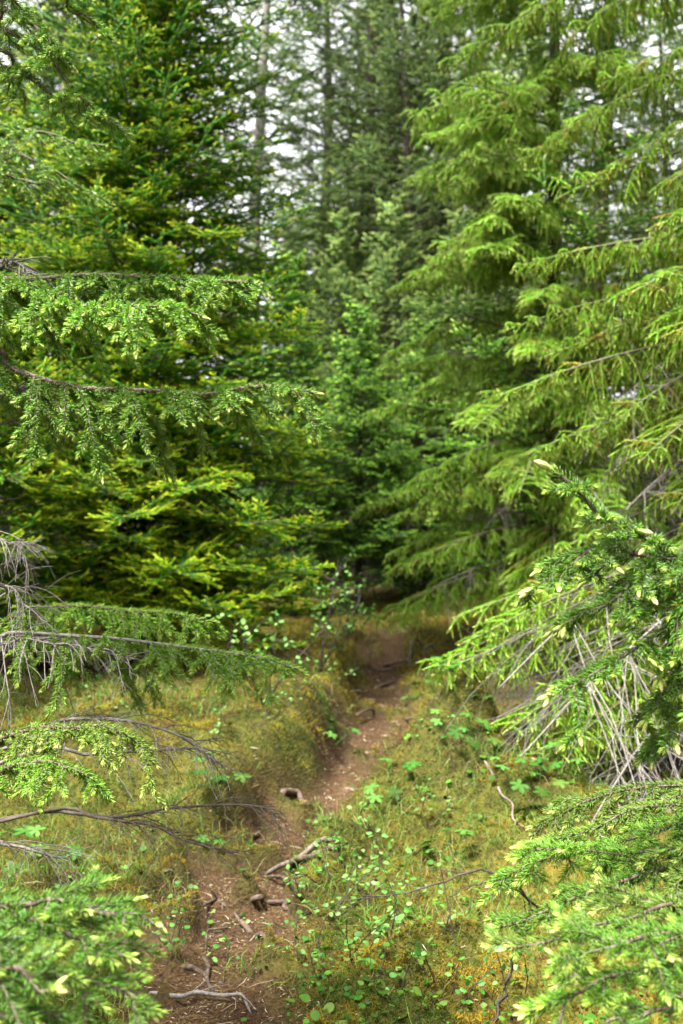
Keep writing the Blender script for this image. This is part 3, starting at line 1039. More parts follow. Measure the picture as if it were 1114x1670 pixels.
# top left twigs
near_branch(lt, LT, [W(2.15), (-60, -25, 1.5), (10, 15, 1.45), (70, 50, 1.42), (120, 110, 1.4)], dict(NEAR, len={2: .11, 1: .04}, droop={2: 7, 1: 6}, gap={2: .026, 1: .024}), 'ndl_near', 51, .1, .009, lo=.45, r0=.004)
near_branch(lt, LT, [W(2.1), (-60, 10, 1.5), (0, 42, 1.48), (75, 100, 1.45), (135, 165, 1.42), (150, 190, 1.42)], dict(NEAR, len={2: .10, 1: .04}, droop={2: 7, 1: 6}, gap={2: .03, 1: .026}), 'ndl_near', 52, .1, .009, lo=.45, r0=.004)
near_branch(lt, LT, [W(2.0), (-60, 85, 1.5), (25, 118, 1.5), (80, 150, 1.48), (135, 178, 1.46), (208, 217, 1.44)], dict(NEAR, len={2: .10, 1: .04}, droop={2: 8, 1: 6}, gap={2: .024, 1: .024}), 'ndl_near', 53, .1, .009, lo=.45, r0=.004)
near_branch(lt, LT, [W(2.3), (40, -60, 1.4), (110, 2, 1.4), (150, 38, 1.4), (184, 66, 1.4)], dict(NEAR, len={2: .06, 1: .03}, gap={2: .03, 1: .026}), 'ndl_near', 54, .2, .01, lo=.6, r0=.0035)
for k, pp in enumerate([[(-40, 205, 2.5), (60, 215, 2.5), (120, 235, 2.5), (172, 238, 2.5)], [(-40, 225, 2.45), (50, 262, 2.45), (120, 300, 2.45), (182, 332, 2.45)], [(-40, 250, 2.4), (10, 285, 2.4), (60, 300, 2.4), (90, 305, 2.4)]]):
    near_branch(lt, LT, [W(1.95 + .1 * k)] + pp, dict(NEAR, len={2: .20, 1: .07}, droop={2: 6, 1: 7}, gap={2: .022, 1: .02}, sp=.0012, nw=.0017), 'ndl_near', 60 + k, .2, .01, lo=.4, r0=.005)
# A: upper long bough
near_branch(lt, LT, [W(1.72), (-60, 468, 1.6), (0, 456, 1.56), (60, 455, 1.54), (140, 449, 1.52), (260, 452, 1.5), (350, 455, 1.49), (418, 460, 1.48)],
            dict(NEAR, len={2: .165, 1: .06}, bare=.50), 'ndl_near', 71, .35, .010, lo=.42, r0=.0056, t0=.52)
near_branch(lt, LT, [W(1.70), (-60, 460, 1.6), (40, 463, 1.52), (110, 492, 1.47), (200, 500, 1.43), (270, 503, 1.40), (330, 516, 1.39)],
            dict(NEAR, len={2: .17, 1: .06}, bare=.42), 'ndl_near', 72, .35, .011, lo=.45, r0=.004, t0=.5)
# B: second long bough
near_branch(lt, LT, [W(1.60), (-60, 560, 1.55), (10, 590, 1.5), (60, 612, 1.48), (130, 628, 1.46), (250, 640, 1.44), (340, 640, 1.43), (430, 630, 1.42), (512, 641, 1.42)],
            dict(NEAR, len={2: .19, 1: .065}, bare=.53, droop={2: 11, 1: 8}), 'ndl_near', 73, .3, .011, lo=.38, r0=.0056, t0=.55)
near_branch(lt, LT, [W(1.55), (-60, 640, 1.6), (20, 640, 1.58), (90, 655, 1.56), (170, 690, 1.55)], dict(NEAR, len={2: .12, 1: .05}), 'ndl_near', 74, foliage=False, lo=.35, r0=.003, wood='dead')
near_branch(lt, LT, [W(1.62), (-60, 440, 1.65), (0, 432, 1.62), (50, 440, 1.6), (90, 470, 1.58)], dict(NEAR, len={2: .12, 1: .05}), 'ndl_near', 75, foliage=False, lo=.35, r0=.003, wood='dead')
# C: bough at knee height with grey dead twigs on its inner half
near_branch(lt, LT, [W(1.12), (-60, 1036, 1.8), (20, 1032, 1.76), (100, 1036, 1.74), (190, 1046, 1.72), (300, 1056, 1.7), (380, 1068, 1.68), (440, 1076, 1.67), (487, 1092, 1.66)],
            dict(NEAR, len={2: .19, 1: .065}, bare=.58, age=.5, droop={2: 9, 1: 8}), 'ndl_near', 81, .08, .008, lo=.36, r0=.0045, wood='dead', t0=.82)
near_branch(lt, LT, [W(1.15), (-60, 1020, 1.9), (30, 1005, 1.85), (110, 985, 1.82), (200, 1000, 1.8), (290, 998, 1.78), (352, 1015, 1.77)],
            dict(NEAR, len={2: .16, 1: .06}, age=.5, droop={2: 10, 1: 8}), 'ndl_near', 82, .08, .008, lo=.48, r0=.005, t0=.55)
for k, pp in enumerate([[(-60, 985, 1.8), (10, 960, 1.78), (40, 985, 1.77), (65, 1010, 1.77)], [(-60, 870, 1.8), (0, 880, 1.8), (25, 892, 1.8), (44, 915, 1.8)],
                        [(-60, 1050, 1.75), (40, 1045, 1.72), (120, 1050, 1.7), (220, 1075, 1.68)], [(-60, 1030, 1.85), (40, 1040, 1.82), (150, 1052, 1.8), (250, 1075, 1.78)]]):
    near_branch(lt, LT, [W(1.1)] + pp, dict(NEAR, len={2: .17, 1: .05}, droop={2: 10, 1: 8}, gap={2: .014, 1: .02}, rad={2: .0012, 1: .0008}), 'ndl_near', 90 + k, foliage=False, lo=.4, r0=.003, wood='dead')
# D: low bough and the dead twigs round it
near_branch(lt, LT, [W(.85), (-60, 1222, 1.6), (0, 1205, 1.56), (70, 1188, 1.54), (140, 1186, 1.52), (200, 1195, 1.5), (234, 1215, 1.5)],
            dict(NEAR, len={2: .17, 1: .06}), 'ndl_near_yellow', 101, .12, .009, lo=.42, r0=.0045, t0=.5)
near_branch(lt, LT, [W(.84), (-60, 1270, 1.5), (10, 1245, 1.46), (80, 1240, 1.44), (130, 1258, 1.42), (168, 1292, 1.42)],
            dict(NEAR, len={2: .12, 1: .05}), 'ndl_near', 102, .2, .010, lo=.42, r0=.0045, t0=.5)
for k, pp in enumerate([[(0, 1225, 1.75), (100, 1180, 1.72), (190, 1172, 1.7), (290, 1195, 1.68), (350, 1240, 1.67)], [(0, 1250, 1.7), (150, 1228, 1.7), (260, 1222, 1.7), (330, 1225, 1.7), (370, 1250, 1.7)],
                        [(0, 1337, 1.85), (130, 1332, 1.84), (200, 1330, 1.83), (270, 1315, 1.82), (350, 1313, 1.81), (430, 1318, 1.8), (456, 1335, 1.8)],
                        [(40, 1336, 1.84), (150, 1331, 1.83), (240, 1345, 1.82), (310, 1370, 1.81), (388, 1390, 1.8)], [(-60, 1380, 1.75), (10, 1378, 1.72), (60, 1385, 1.7), (110, 1400, 1.7)]]):
    near_branch(lt, LT, [W(.62)] + pp, dict(NEAR, len={2: .17, 1: .05}, droop={2: 7, 1: 8}, gap={2: .022, 1: .02}, rad={2: .0011, 1: .0008}), 'ndl_near', 110 + k, foliage=False, lo=.38, r0=.0042, wood='bark' if k in (2, 3) else 'dead')

# F: soft bright spruce in the bottom left corner
FT = np.array([-1.15, 1.25, 0.0])
FT[2] = float(height(FT[0], FT[1]))
ft = empty('spruce_tree', FT, 'small bright green spruce with fat pale buds in the bottom left corner', 'tree', 'spruces at the edges of the picture')
put('trunk', trunk_mesh(1.3, .02, 'bark', 33)[0], ft)
FAT = dict(NEAR, nl=.0160, nw=.0015, sp=.0007, len={2: .13, 1: .05}, gap={2: .022, 1: .022}, droop={2: 4, 1: 4}, rise={2: 0, 1: 0}, age=.15, new=.010)
FAT_ = FAT
WF = lambda z: ('w', (FT[0], FT[1], z))
near_branch(ft, FT, [WF(.93), (-60, 1478, 1.06), (90, 1470, 1.04), (180, 1486, 1.02), (252, 1506, 1.0)], FAT, 'ndl_near', 121, .25, .015, lo=.42, r0=.004, t0=.4)
near_branch(ft, FT, [WF(.9), (-60, 1500, 1.05), (60, 1500, 1.0), (140, 1525, .98), (205, 1560, .97)], FAT, 'ndl_near', 122, .2, .014, lo=.42, r0=.004, t0=.4)
near_branch(ft, FT, [WF(.88), (-60, 1540, .92), (0, 1570, .9), (45, 1595, .88), (82, 1615, .87)], FAT, 'ndl_near', 123, .25, .016, lo=.42, r0=.004, t0=.4)
near_branch(ft, FT, [WF(.84), (-40, 1590, .98), (90, 1590, .96), (170, 1610, .95), (242, 1650, .94)], FAT, 'ndl_near', 124, .12, .014, lo=.42, r0=.004, t0=.4)
near_branch(ft, FT, [WF(.80), (-40, 1640, .95), (60, 1650, .93), (150, 1680, .92)], FAT, 'ndl_near', 125, .12, .014, lo=.42, r0=.004, t0=.4)

# right foreground spruce
GT = np.array([1.52, 1.9, 0.0])
GT[2] = float(height(GT[0], GT[1]))
gt = empty('spruce_tree', GT, 'near spruce at the right edge with glossy needles and fat pale yellow buds', 'tree', 'spruces at the edges of the picture')
put('trunk', trunk_mesh(3.2, .05, 'bark', 35)[0], gt)
WG = lambda z: ('w', (GT[0], GT[1], 1.3 + (z - 1.3) * 1.32))
GL = dict(NEAR, nl=.0155, nw=.0019, sp=.0006, len={2: .10, 1: .045}, gap={2: .022, 1: .022}, droop={2: 7, 1: 7}, rise={2: -.1, 1: -.1}, age=.19, new=.008)
near_branch(gt, GT, [WG(1.25), (1180, 945, 1.3), (1114, 912, 1.28), (1060, 880, 1.27), (1010, 855, 1.26), (955, 815, 1.25), (903, 769, 1.24)], dict(GL, len={2: .06, 1: .03}), 'ndl_near', 141, .6, .023, lo=.45, r0=.0055, t0=.45)
for k, pp in enumerate([[(1100, 905, 1.28), (1000, 885, 1.26), (930, 915, 1.24), (872, 958, 1.23)], [(1150, 930, 1.27), (1040, 955, 1.25), (980, 990, 1.23), (922, 1018, 1.22)],
                        [(1170, 980, 1.27), (1080, 1030, 1.24), (990, 1085, 1.22), (902, 1133, 1.2)], [(1180, 1050, 1.3), (1110, 1090, 1.27), (1080, 1130, 1.26), (1058, 1168, 1.25)],
                        [(1180, 940, 1.24), (1130, 975, 1.22), (1100, 1040, 1.21), (1075, 1100, 1.2)], [(1180, 1090, 1.35), (1110, 1180, 1.33), (1080, 1210, 1.32), (1065, 1240, 1.32)]]):
    near_branch(gt, GT, [WG(1.22 - .03 * k)] + pp, dict(GL, len={2: .13, 1: .045}), 'ndl_near', 150 + k, .4, .020, lo=.38, r0=.0034, t0=.3)
HH = dict(GL, len={2: .16, 1: .05}, droop={2: 12, 1: 9}, dry=.03)
for k, (pp, o, leaf, lo) in enumerate([
        ([(1180, 1262, 1.62), (1114, 1282, 1.6), (1010, 1292, 1.57), (930, 1318, 1.55), (868, 1350, 1.53)], HH, 'ndl_near_yellow', .32),
        ([(1180, 1275, 1.55), (1110, 1310, 1.52), (1040, 1320, 1.5), (950, 1352, 1.48), (880, 1372, 1.47)], HH, 'ndl_near_yellow', .35),
        ([(1180, 1330, 1.45), (1110, 1345, 1.42), (1000, 1375, 1.4), (880, 1400, 1.38), (805, 1442, 1.37)], GL, 'ndl_near', .38),
        ([(1180, 1400, 1.4), (1080, 1385, 1.36), (1020, 1395, 1.35), (920, 1385, 1.33), (852, 1382, 1.32)], GL, 'ndl_near', .38),
        ([(1180, 1420, 1.3), (1080, 1420, 1.26), (980, 1450, 1.24), (880, 1490, 1.22), (812, 1512, 1.2)], GL, 'ndl_near', .38),
        ([(1200, 1500, 1.2), (1100, 1475, 1.15), (1020, 1500, 1.12), (930, 1520, 1.1), (835, 1546, 1.08)], FAT, 'ndl_near_yellow', .4),
        ([(1200, 1520, 1.1), (1120, 1520, 1.08), (1020, 1530, 1.05), (960, 1545, 1.03), (908, 1565, 1.02)], FAT, 'ndl_near', .4),
        ([(1200, 1560, 1.1), (1110, 1580, 1.08), (1000, 1600, 1.06), (930, 1620, 1.04), (862, 1650, 1.03)], FAT, 'ndl_near', .4),
        ([(1200, 1600, 1.05), (1120, 1640, 1.02), (1030, 1660, 1.0), (960, 1690, .98)], FAT, 'ndl_near', .4),
        ([(1200, 1400, 1.25), (1130, 1420, 1.22), (1080, 1470, 1.2), (1050, 1530, 1.18)], GL, 'ndl_near_yellow', .4)]):
    near_branch(gt, GT, [WG(1.0 - .05 * k)] + pp, o, leaf, 170 + k, .3 if k > 1 else .12, .0155, lo=lo, r0=.0033, t0=.3)

# ------------------------------------------------------------------ ground cover
def sample_ground(n, ylo, yhi, rng, spread=1.35):
    """More points close to the viewer, thinner far off."""
    u = rng.random(n)
    y = ylo * (yhi / ylo) ** u
    x = rng.uniform(-.36, .36, n) * y * spread
    return x, y


def blades(name, n, sel, L, W, age, mat, rng, lean=.5, bend=.6, ylo=2.2, yhi=10.5, dryf=lambda x, y, r: 0 * x, lift=0.0):
    x, y = sample_ground(n, ylo, yhi, rng)
    k = rng.random(n) < sel(x, y)
    x, y = x[k], y[k]
    n = len(x)
    z = height(x, y) + lift
    d = nrm(np.stack([rng.normal(0, lean, n), rng.normal(0, lean, n), np.ones(n) if lean < 5 else rng.uniform(.02, .6, n)], 1))
    side = nrm(np.cross(d, rng.normal(0, 1, (n, 3))))
    far = np.clip(y / 4, .8, 2.4)
    sp = Spray()
    b = np.stack([rng.normal(0, 1, n), rng.normal(0, 1, n), -np.ones(n) * .6], 1) * bend
    sp.add(np.stack([x, y, z], 1), d, side, L(rng, n, x, y), W * far, np.clip(age(x, y) + rng.normal(0, .13, n), 0, 1), rng.random(n), dryf(x, y, rng), b)
    return sp.mesh(name, M[mat], M[mat])


rg = np.random.default_rng(5)
moss_hue = lambda x, y: np.clip(.5 + (fbm(x, y, 1.6, 3) - .5) * 1.6 + (fbm(x + 9, y, 9, 3) - .5) * 2.4, 0, 1)
mossy = lambda x, y: np.clip(1 - path_mask(x, y) * 1.25, 0, 1) * (1 - humus_shade(x, y) * .9) * (.45 + .55 * sstep(.35, .55, fbm(x, y, 5, 3)))
o = put('moss', blades('moss', 340000, mossy, lambda r, n, x, y: r.uniform(.008, .028, n) * np.clip(y / 4, .8, 1.9), .0036, moss_hue, 'moss', rg, lean=.9, bend=.5,
                       dryf=lambda x, y, r: np.clip((fbm(x + 40, y, 9, 3) - .52) * 6, 0, .9)))
tag(o, 'ochre and green moss carpet on both sides of the path', 'moss', None, 'stuff')
grassy = lambda x, y: (.05 + .95 * sstep(.50, .68, fbm(x + 30, y, 1.6, 3))) * np.clip(1 - path_mask(x, y) * 1.05, 0, 1) * (1 - humus_shade(x, y))
o = put('grass', blades('grass', 28000, grassy, lambda r, n, x, y: r.uniform(.03, .13, n), .0032, lambda x, y: fbm(x, y, 4, 2), 'grass', rg, lean=.45, bend=.8,
                        dryf=lambda x, y, r: (r.random(len(x)) < .28) * r.uniform(.5, 1, len(x))))
tag(o, 'short green and straw-coloured grass growing through the moss', 'grass', None, 'stuff')
o = put('needle_litter', blades('needle_litter', 190000, lambda x, y: np.clip(path_mask(x, y) * 1.3 + .06, 0, 1), lambda r, n, x, y: r.uniform(.006, .022, n), .0028, lambda x, y: fbm(x, y, 9, 2), 'litter', rg, lean=8, bend=.3, yhi=9.5,
                                dryf=lambda x, y, r: (r.random(len(x)) < .05) * 1.0, lift=.003))
tag(o, 'reddish brown fallen needles and bark chips on the path', 'litter', None, 'stuff')

def ground_cover():
    rng = np.random.default_rng(91)
    x, y = sample_ground(30000, 2.3, 9.2, rng)
    dens = sstep(.54, .62, fbm(x + 60, y, 2.8, 4)) * (1 - path_mask(x, y)) * (1 - .8 * humus_shade(x, y)) + .02
    k = rng.random(len(x)) < dens * .34
    x, y = x[k], y[k]
    z = height(x, y)
    lv = []
    for a, b, c in zip(x, y, z):
        az = rng.uniform(0, 6.28)
        n = np.array([rng.normal(0, .45), rng.normal(0, .45) - .2, 1.])
        lv.append(leaf_disc(np.array([a, b, c + rng.uniform(.006, .04)]), np.array([math.cos(az), math.sin(az), rng.normal(0, .3)]), n, rng.uniform(.007, .019) if rng.random() < .9 else .028, rng))
    return leaf_mesh(lv, 'ground_cover', 'cover', rng)


o = put('twig_litter', blades('twig_litter', 5200, lambda x, y: np.clip(path_mask(x, y) * .9 + .10, 0, 1), lambda r, n, x, y: r.uniform(.03, .11, n), .0036, lambda x, y: .2 + .5 * fbm(x, y, 9, 2), 'litter', rg, lean=8, bend=.5, yhi=9.5,
                              dryf=lambda x, y, r: (r.random(len(x)) < .22) * r.uniform(.4, 1, len(x)), lift=.006))
tag(o, 'short broken twigs and dry stalks scattered on the path and moss', 'litter', None, 'stuff')


# ------------------------------------------------------------------ roots and sticks
def stick(name, label, cat, pts, r0, r1, mat, seed, group, lift=.5, wob=.006, forks=0):
    rng = np.random.default_rng(seed)
    P3 = np.array([gnd(*p[:2]) + [0, 0, (p[2] if len(p) > 2 else 0)] for p in pts])
    org = P3[0].copy()
    c = spline(P3 - org, 20)
    jit = np.vstack([np.zeros(3), rng.normal(0, wob * 1.6, (5, 3)), np.zeros(3)])
    c += spline(jit, 20)
    c[:, 2] += r0 * (lift - .45)
    r0, r1 = r0 * .78, r1 * .8
    e = np.clip(1 - np.minimum(np.arange(20), 19 - np.arange(20)) / 3.0, 0, 1)
    if cat == 'root':
        c[:, 2] -= 2.6 * r0 * e ** 1.5
    rad = np.linspace(r0, r1, 20) * rng.uniform(.85, 1.15, 20)
    rad[0] *= .4
    rad[-1] *= .3
    sp = Spray()
    sp.tube(c, rad, 8, 0)
    for k in range(forks):
        i = rng.integers(5, 16)
        t = nrm(c[i + 1] - c[i]) + rng.normal(0, .5, 3) * [1, 1, .3]
        f = grow(c[i], t, np.linalg.norm(c[-1] - c[0]) * rng.uniform(.2, .4), 6, .3, .08, rng)
        sp.tube(f, np.linspace(r1 * .9, r1 * .3, 6), 5, 0)
    o = put(name, sp.mesh(name, M[mat], M[mat]))
    o.location = org
    return tag(o, label, cat, group)


GR = 'roots across the path'
stick('tree_root', 'pale topped root arching beside the path below the ochre hummock', 'root', [(430, 1425), (490, 1405), (525, 1378, .012), (572, 1370)], .013, .009, 'root_pale', 1, GR)
stick('tree_root', 'dark root slanting under the pale topped root', 'root', [(455, 1430), (490, 1412), (530, 1388), (560, 1382)], .014, .009, 'root', 2, GR)
stick('tree_root', 'short brown root end lying across the path middle', 'root', [(405, 1462), (440, 1468), (475, 1475)], .013, .008, 'root', 3, GR)
stick('tree_root', 'brown root pointing down along the path near the leafy shoots', 'root', [(392, 1508), (415, 1525), (455, 1552)], .013, .006, 'root', 4, GR)
stick('tree_root', 'thin forked root crossing the litter on the left half of the path', 'root', [(318, 1485), (350, 1470), (375, 1490), (400, 1510)], .008, .005, 'root', 5, GR, forks=2)
stick('tree_root', 'flat reddish root at the bottom of the path', 'root', [(265, 1585), (320, 1590), (385, 1610)], .014, .007, 'root', 6, GR)
stick('tree_root', 'upright splintered root on the step where the path ends', 'root', [(668, 1082), (675, 1065, .10), (690, 1058, .04)], .022, .012, 'root', 7, GR)
stick('tree_root', 'long root lying along the step at the path end', 'root', [(620, 1082), (660, 1080), (720, 1078)], .018, .012, 'root', 8, GR)
stick('tree_root', 'curved root crossing the path below the step', 'root', [(610, 1118), (650, 1112), (668, 1138)], .018, .010, 'root', 9, GR)
stick('tree_root', 'dark root stub poking out of the left mossy bank', 'root', [(460, 1290, .02), (485, 1305, .02), (510, 1318)], .022, .012, 'root', 10, GR)
stick('tree_root', 'thin root under the mossy bank left of the path', 'root', [(380, 1370), (420, 1362), (450, 1350)], .012, .007, 'root', 11, GR)
stick('tree_root', 'thin dark root running down the left side of the path bottom', 'root', [(300, 1500), (330, 1530, .01), (335, 1580), (370, 1640)], .010, .006, 'root', 21, GR, forks=1)
stick('tree_root', 'thin root looping over the path just below the pale topped root', 'root', [(380, 1440), (430, 1432, .012), (470, 1448), (500, 1480)], .008, .005, 'root', 22, GR)
stick('tree_root', 'narrow root crossing the upper path between the mossy edges', 'root', [(575, 1165), (620, 1158, .012), (660, 1172), (690, 1168)], .011, .007, 'root', 23, GR)
stick('tree_root', 'root running along the left foot of the step', 'root', [(560, 1100), (590, 1092, .015), (625, 1096), (650, 1090)], .014, .009, 'root', 24, GR)
stick('tree_root', 'second splintered root standing beside the upright one on the step', 'root', [(690, 1085), (700, 1070, .07), (712, 1068, .02)], .016, .010, 'root', 25, GR)
stick('fallen_twig', 'long thin straw-coloured twig leaning on the right hummock', 'twig', [(790, 1262, .05), (820, 1310, .03), (858, 1352)], .006, .004, 'root_pale', 12, None)
stick('fallen_twig', 'grey forked twig lying at the bottom of the path', 'twig', [(245, 1632, .02), (320, 1638, .02), (385, 1640, .03), (410, 1655)], .009, .004, 'dead', 13, None, forks=4)
stick('fallen_twig', 'thin dark twig lying across the path litter', 'twig', [(330, 1522), (365, 1520), (398, 1490)], .005, .003, 'root', 14, None)
stick('fallen_twig', 'pale dry stalk lying left of the path edge', 'twig', [(262, 1424), (290, 1426), (312, 1424)], .005, .003, 'root_pale', 15, None)

# ------------------------------------------------------------------ small leafy plants
def leaf_disc(p, d, nrm_v, size, rng, lobes=0):
    """A leaf blade as a thin solid: fan rim on a slightly cupped surface. Returns verts, faces."""
    x = nrm(d)
    n = nrm(nrm_v - x * np.dot(nrm_v, x))
    y = np.cross(n, x)
    if lobes:
        th = np.linspace(-2.75, 2.75, lobes * 8 + 1)
        r = size * (.30 + .70 * np.abs(np.cos(th * lobes / 2 / 2.75 * np.pi * .5 * 2)) ** .8) * (1 + .10 * np.abs(np.sin(th * 16)))
        r *= np.clip(1.08 - .1 * np.abs(th), .7, 1)
        u, v = r * np.cos(th), r * np.sin(th)
    else:
        th = np.linspace(-np.pi, np.pi, 13)[:-1]
        wv = rng.uniform(.34, .47)
        u, v = size * (.5 + .5 * np.cos(th)) * (1 + .08 * (np.abs(th) < .3)), size * wv * np.sin(th) * (1 - .18 * np.cos(th))
    h = -.25 * np.abs(v) ** 2 / size + .12 * size * rng.normal() * (u / size) ** 2
    rim = p + u[:, None] * x + v[:, None] * y + h[:, None] * n
    c = p + x * (0 if lobes else size * .5)
    th_ = size * .02
    top = np.vstack([c, rim]) + n * th_
    bot = np.vstack([c, rim]) - n * th_
    V = np.vstack([top, bot])
    m = len(rim)
    rng_i = np.arange(m if not lobes else m - 1)
    a, b = 1 + rng_i, 1 + (rng_i + 1) % m
    o = m + 1
    tris = np.vstack([np.stack([np.zeros_like(a), a, b], 1), np.stack([np.zeros_like(a) + o, b + o, a + o], 1)])
    return V, tris


def leaf_mesh(leaves, name, mat, rng):
    Vs, Fs, As, o = [], [], [], 0
    for V, F in leaves:
        Vs.append(V)
        Fs.append(F + o)
        As.append(np.tile([rng.random(), rng.random(), 0, 1], (len(V), 1)))
        o += len(V)
    return mesh_from(name, np.vstack(Vs), [(np.vstack(Fs), 0)], [M[mat]], np.vstack(As))


def birch_shoot(H, n, seed):
    rng = np.random.default_rng(seed)
    sp = Spray()
    lv = []
    for s in range(n):
        d = nrm([rng.normal(0, .5), rng.normal(0, .5), 1])
        L = H * rng.uniform(.6, 1.1)
        st = grow((rng.normal(0, .015), rng.normal(0, .015), -.01), d, L, 8, -.2, .09, rng)
        sp.tube(st, np.linspace(.0022, .001, 8), 4, 0)
        for k in range(int(L * 75)):
            i = rng.integers(2, 8)
            p = st[i] + rng.normal(0, .003, 3)
            dd = nrm([rng.normal(), rng.normal(), rng.normal(.2, .4)])
            st2 = grow(p, dd, .02, 3, 0, .05, rng)
            lv.append(leaf_disc(st2[-1], dd + [0, 0, -.2], np.array([rng.normal(0, .5), rng.normal(0, .5), 1.]), rng.uniform(.011, .021), rng))
    return sp.mesh('stem', M['bark_dark'], M['bark_dark']), leaf_mesh(lv, 'foliage', 'leaf', rng)


SHOOTS = [birch_shoot(.16, 2, 1), birch_shoot(.22, 3, 2), birch_shoot(.30, 3, 3), birch_shoot(.13, 2, 4)]
shoots = [
    (700, 1345, 1, 'birch shoot with round leaves standing on top of the ochre hummock'), (560, 1400, 0, 'birch shoot with tiny round leaves next to the pale topped root'),
    (520, 1440, 1, 'birch shoot on the right rim of the path above the brown root'), (490, 1500, 1, 'leafy birch shoot on the path edge level with the brown root'),
    (545, 1490, 2, 'tallest birch shoot in the middle of the leafy patch'), (600, 1465, 1, 'birch shoot below the dark bare twig in the leafy patch'),
    (640, 1530, 1, 'birch shoot with pale glinting leaves in the lower leafy patch'), (580, 1560, 2, 'bushy birch shoot at the lower left of the leafy patch'),
    (680, 1470, 0, 'low birch shoot right of the leafy patch'), (700, 1590, 0, 'low birch shoot on ochre moss near the bottom of the picture'),
    (640, 1625, 3, 'sparse birch shoot at the bottom middle edge'), (745, 1640, 0, 'sparse birch shoot at the bottom edge right of the middle'),
    (530, 1600, 0, 'birch shoot between the path bottom and the leafy patch'), (770, 1500, 3, 'sparse birch shoot under the dark bare twig end'),
    (355, 1570, 3, 'lone green birch shoot growing in the middle of the path litter'), (600, 1370, 3, 'small birch shoot between the pale root and the hummock'),
    (280, 1560, 1, 'birch shoot left of the path by the bright bottom left spruce'), (560, 1070, 2, 'birch sapling on the left of the path step'),
    (545, 1110, 1, 'small birch shoot at the left path edge below the step'), (425, 1180, 2, 'birch shoot in front of the tall cone-shaped spruce'),
    (600, 1080, 1, 'birch shoot in front of the step at the path end'), (360, 1200, 1, 'birch shoot in the shade under the knee-high bough'),
    (160, 1170, 1, 'birch shoot in the dark beneath the left edge spruce'), (840, 1620, 3, 'sparse birch shoot under the bottom right spruce boughs'),
    (720, 1530, 1, 'birch shoot between the two bare twigs right of the leafy patch'), (500, 1560, 3, 'low birch shoot at the path corner by the brown root tip'),
]
for k, (px, py, v, lab) in enumerate(shoots):
    t = empty('birch_shoot', gnd(px, py), lab, 'plant', 'birch shoots on the forest floor')
    t.rotation_euler = (0, 0, k * 1.7)
    put('stem', SHOOTS[v][0], t)
    put('foliage', SHOOTS[v][1], t)


def birch_bush(seed, H):
    """A small bare-stemmed birch bush with leaves at the twig ends."""
    rng = np.random.default_rng(seed)
    sp = Spray()
    lv = []
    for s in range(4):
        st = grow((rng.normal(0, .02), rng.normal(0, .02), -.02), [rng.normal(.25, .35), rng.normal(0, .3), 1], H * rng.uniform(.7, 1.1), 12, -.1, .12, rng)
        sp.tube(st, np.linspace(.005, .0015, 12), 5, 0)
        for j in range(7):
            i = rng.integers(4, 11)
            tw = grow(st[i], rng.normal(0, .6, 3) + [0, 0, .5], H * rng.uniform(.12, .3), 6, .2, .12, rng)
            sp.tube(tw, np.linspace(.002, .0008, 6), 4, 0)
            for q in range(7):
                m = rng.integers(2, 6)
                dd = nrm(rng.normal(0, 1, 3))
                lv.append(leaf_disc(tw[m] + dd * .012, dd, np.array([rng.normal(0, .5), rng.normal(0, .5), 1.]), rng.uniform(.016, .030), rng))
    return sp.mesh('stem', M['bark_dark'], M['bark_dark']), leaf_mesh(lv, 'foliage', 'leaf', rng)


for k, (px, py, H, lab) in enumerate([(520, 1095, .75, 'small birch bush with dark stems and pale leaves left of the path end'), (440, 1150, .6, 'birch bush with pale round leaves under the tall cone-shaped spruce'),
                                      (565, 1045, .5, 'thin birch bush on the bank at the very end of the path')]):
    a, b = birch_bush(300 + k, H)
    t = empty('birch_bush', gnd(px, py), lab, 'bush', 'birch bushes at the path end')
    put('stem', a, t)
    put('foliage', b, t)


def cranesbill(seed, n, H):
    rng = np.random.default_rng(seed)
    st, lf = Spray(), []
    for k in range(n):
        az = k * 2.4 + rng.normal(0, .3)
        d = nrm([math.cos(az) * .7, math.sin(az) * .7, 1])
        s = grow((0, 0, -.01), d, H * rng.uniform(.7, 1.2), 6, 1.5, .05, rng)
        st.tube(s, np.linspace(.002, .0013, 6), 4, 0)
        V, F = leaf_disc(s[-1], np.array([math.cos(az), math.sin(az), -.15]), np.array([-.2 * math.cos(az), -.35 - .2 * math.sin(az), 1.]), rng.uniform(.030, .046), rng, 5)
        lf.append(leaf_mesh([(V, F)], 'leaf', 'geranium', rng))
    return st.mesh('stem', M['geranium'], M['geranium']), lf


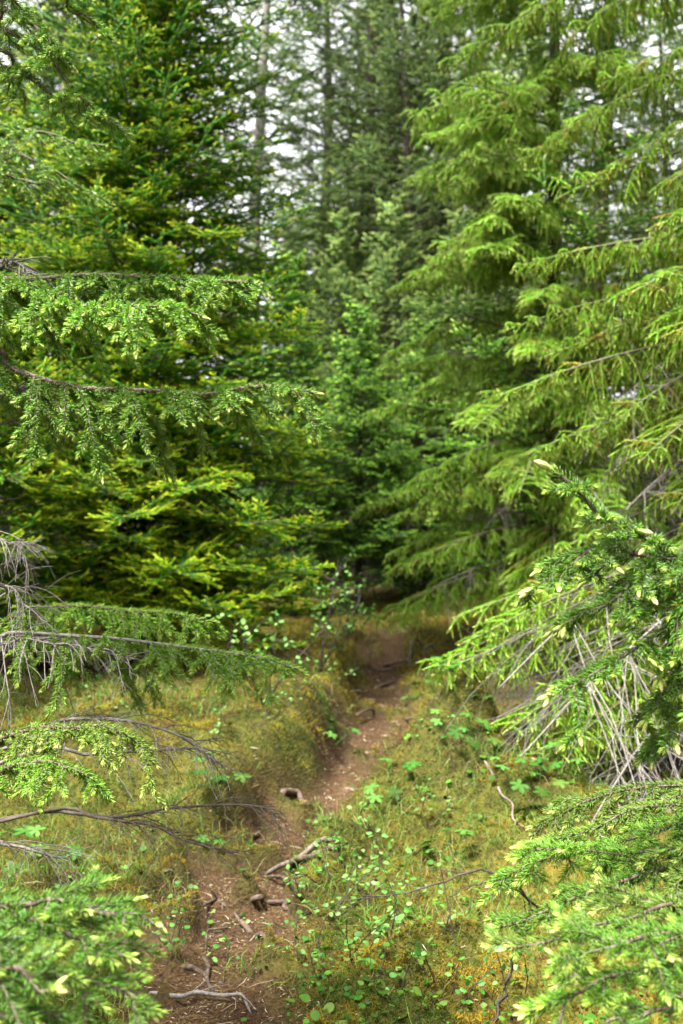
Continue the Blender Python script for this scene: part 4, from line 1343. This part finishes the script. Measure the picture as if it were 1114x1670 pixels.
CB = [cranesbill(1, 4, .12), cranesbill(2, 6, .16), cranesbill(3, 3, .09), cranesbill(4, 5, .14)]
cbs = [(730, 1205, 1, 'wide cranesbill clump with lobed leaves right of the path bend'), (775, 1222, 3, 'cranesbill clump just right of the wide clump at the path bend'), (695, 1130, 1, 'pale cranesbill clump right of the path below the step'),
       (740, 1110, 0, 'cranesbill with lobed leaves in the moss right of the path step'), (670, 1145, 2, 'little cranesbill at the right path edge'), (838, 1285, 1, 'cranesbill with broad leaves behind the ochre hummock'),
       (880, 1300, 3, 'cranesbill under the dead grey twigs on the right'), (870, 1335, 2, 'small cranesbill right of the leaning straw-coloured twig'), (350, 1290, 0, 'cranesbill with two bright leaves on the left mossy bank'),
       (380, 1285, 2, 'small cranesbill next to the two bright leaves on the left bank'), (85, 1412, 1, 'cranesbill clump on ochre moss at the left edge'), (40, 1418, 3, 'cranesbill behind the dead twigs at the far left edge'),
       (735, 1405, 1, 'cranesbill clump on the near side of the ochre hummock'), (690, 1400, 2, 'small cranesbill left of the clump below the hummock'), (640, 1275, 0, 'low cranesbill at the right path edge before the hummock'),
       (345, 1385, 2, 'small cranesbill beside the dead branch on the left'), (545, 1215, 0, 'cranesbill at the foot of the left bank by the path'), (920, 1260, 0, 'shaded cranesbill below the large right spruce'),
       (790, 1150, 2, 'small shaded cranesbill right of the path in the dark'), (620, 1310, 2, 'tiny cranesbill on the path side of the hummock')]
for k, (px, py, v, lab) in enumerate(cbs):
    t = empty('cranesbill_plant', gnd(px, py), lab, 'plant', 'cranesbill plants on the forest floor')
    t.rotation_euler = (R(14) * math.sin(k * 2.1), R(14) * math.cos(k * 3.7), k * 1.3)
    q = .75 + .4 * ((k * .618) % 1)
    t.scale = (q, q, q * .9)
    put('stem', CB[v][0], t)
    for m in CB[v][1]:
        put('leaf', m, t)

o = put('ground_cover', ground_cover())
tag(o, 'low bright green leafy plants spread through the moss beside the path', 'ground cover', None, 'stuff')

# bare dark shoots arching over the moss at the bottom right
def bare_shoot(label, pts, r0, seed):
    rng = np.random.default_rng(seed)
    P3 = [gnd(*pts[0])] + [P(*p) for p in pts[1:]]
    org = P3[0].copy()
    c = spline(np.array(P3) - org, 22)
    c[1:] += rng.normal(0, .003, (21, 3))
    sp = Spray()
    sp.tube(c, np.linspace(r0, r0 * .35, 22), 6, 0)
    for k in range(3):
        i = rng.integers(8, 19)
        t = grow(c[i], nrm(c[i + 1] - c[i]) + rng.normal(0, .5, 3), .12, 6, .5, .1, rng)
        sp.tube(t, np.linspace(r0 * .4, r0 * .15, 6), 4, 0)
    o = put('bare_twig', sp.mesh('bare_twig', M['bark_dark'], M['bark_dark']))
    o.location = org
    tag(o, label, 'twig', 'bare dark twigs over the moss')


bare_shoot('long dark bare twig bowing left from the right spruce over the leafy patch', [(885, 1490), (830, 1440, 2.9), (780, 1420, 2.9), (690, 1448, 2.9), (620, 1462, 2.9), (560, 1468, 2.9)], .0045, 1)
bare_shoot('shorter dark bare twig just under the long bowing twig', [(880, 1500), (840, 1440, 2.85), (790, 1440, 2.85), (735, 1460, 2.85)], .004, 2)
bare_shoot('dark bare twig standing up at the bottom beside the right spruce', [(805, 1668), (830, 1590, 2.4), (845, 1530, 2.4), (872, 1480, 2.4)], .005, 3)
bare_shoot('dark bare twig slanting through the lower leafy patch', [(540, 1600), (590, 1570, 2.75), (640, 1540, 2.75), (680, 1500, 2.75)], .0045, 4)
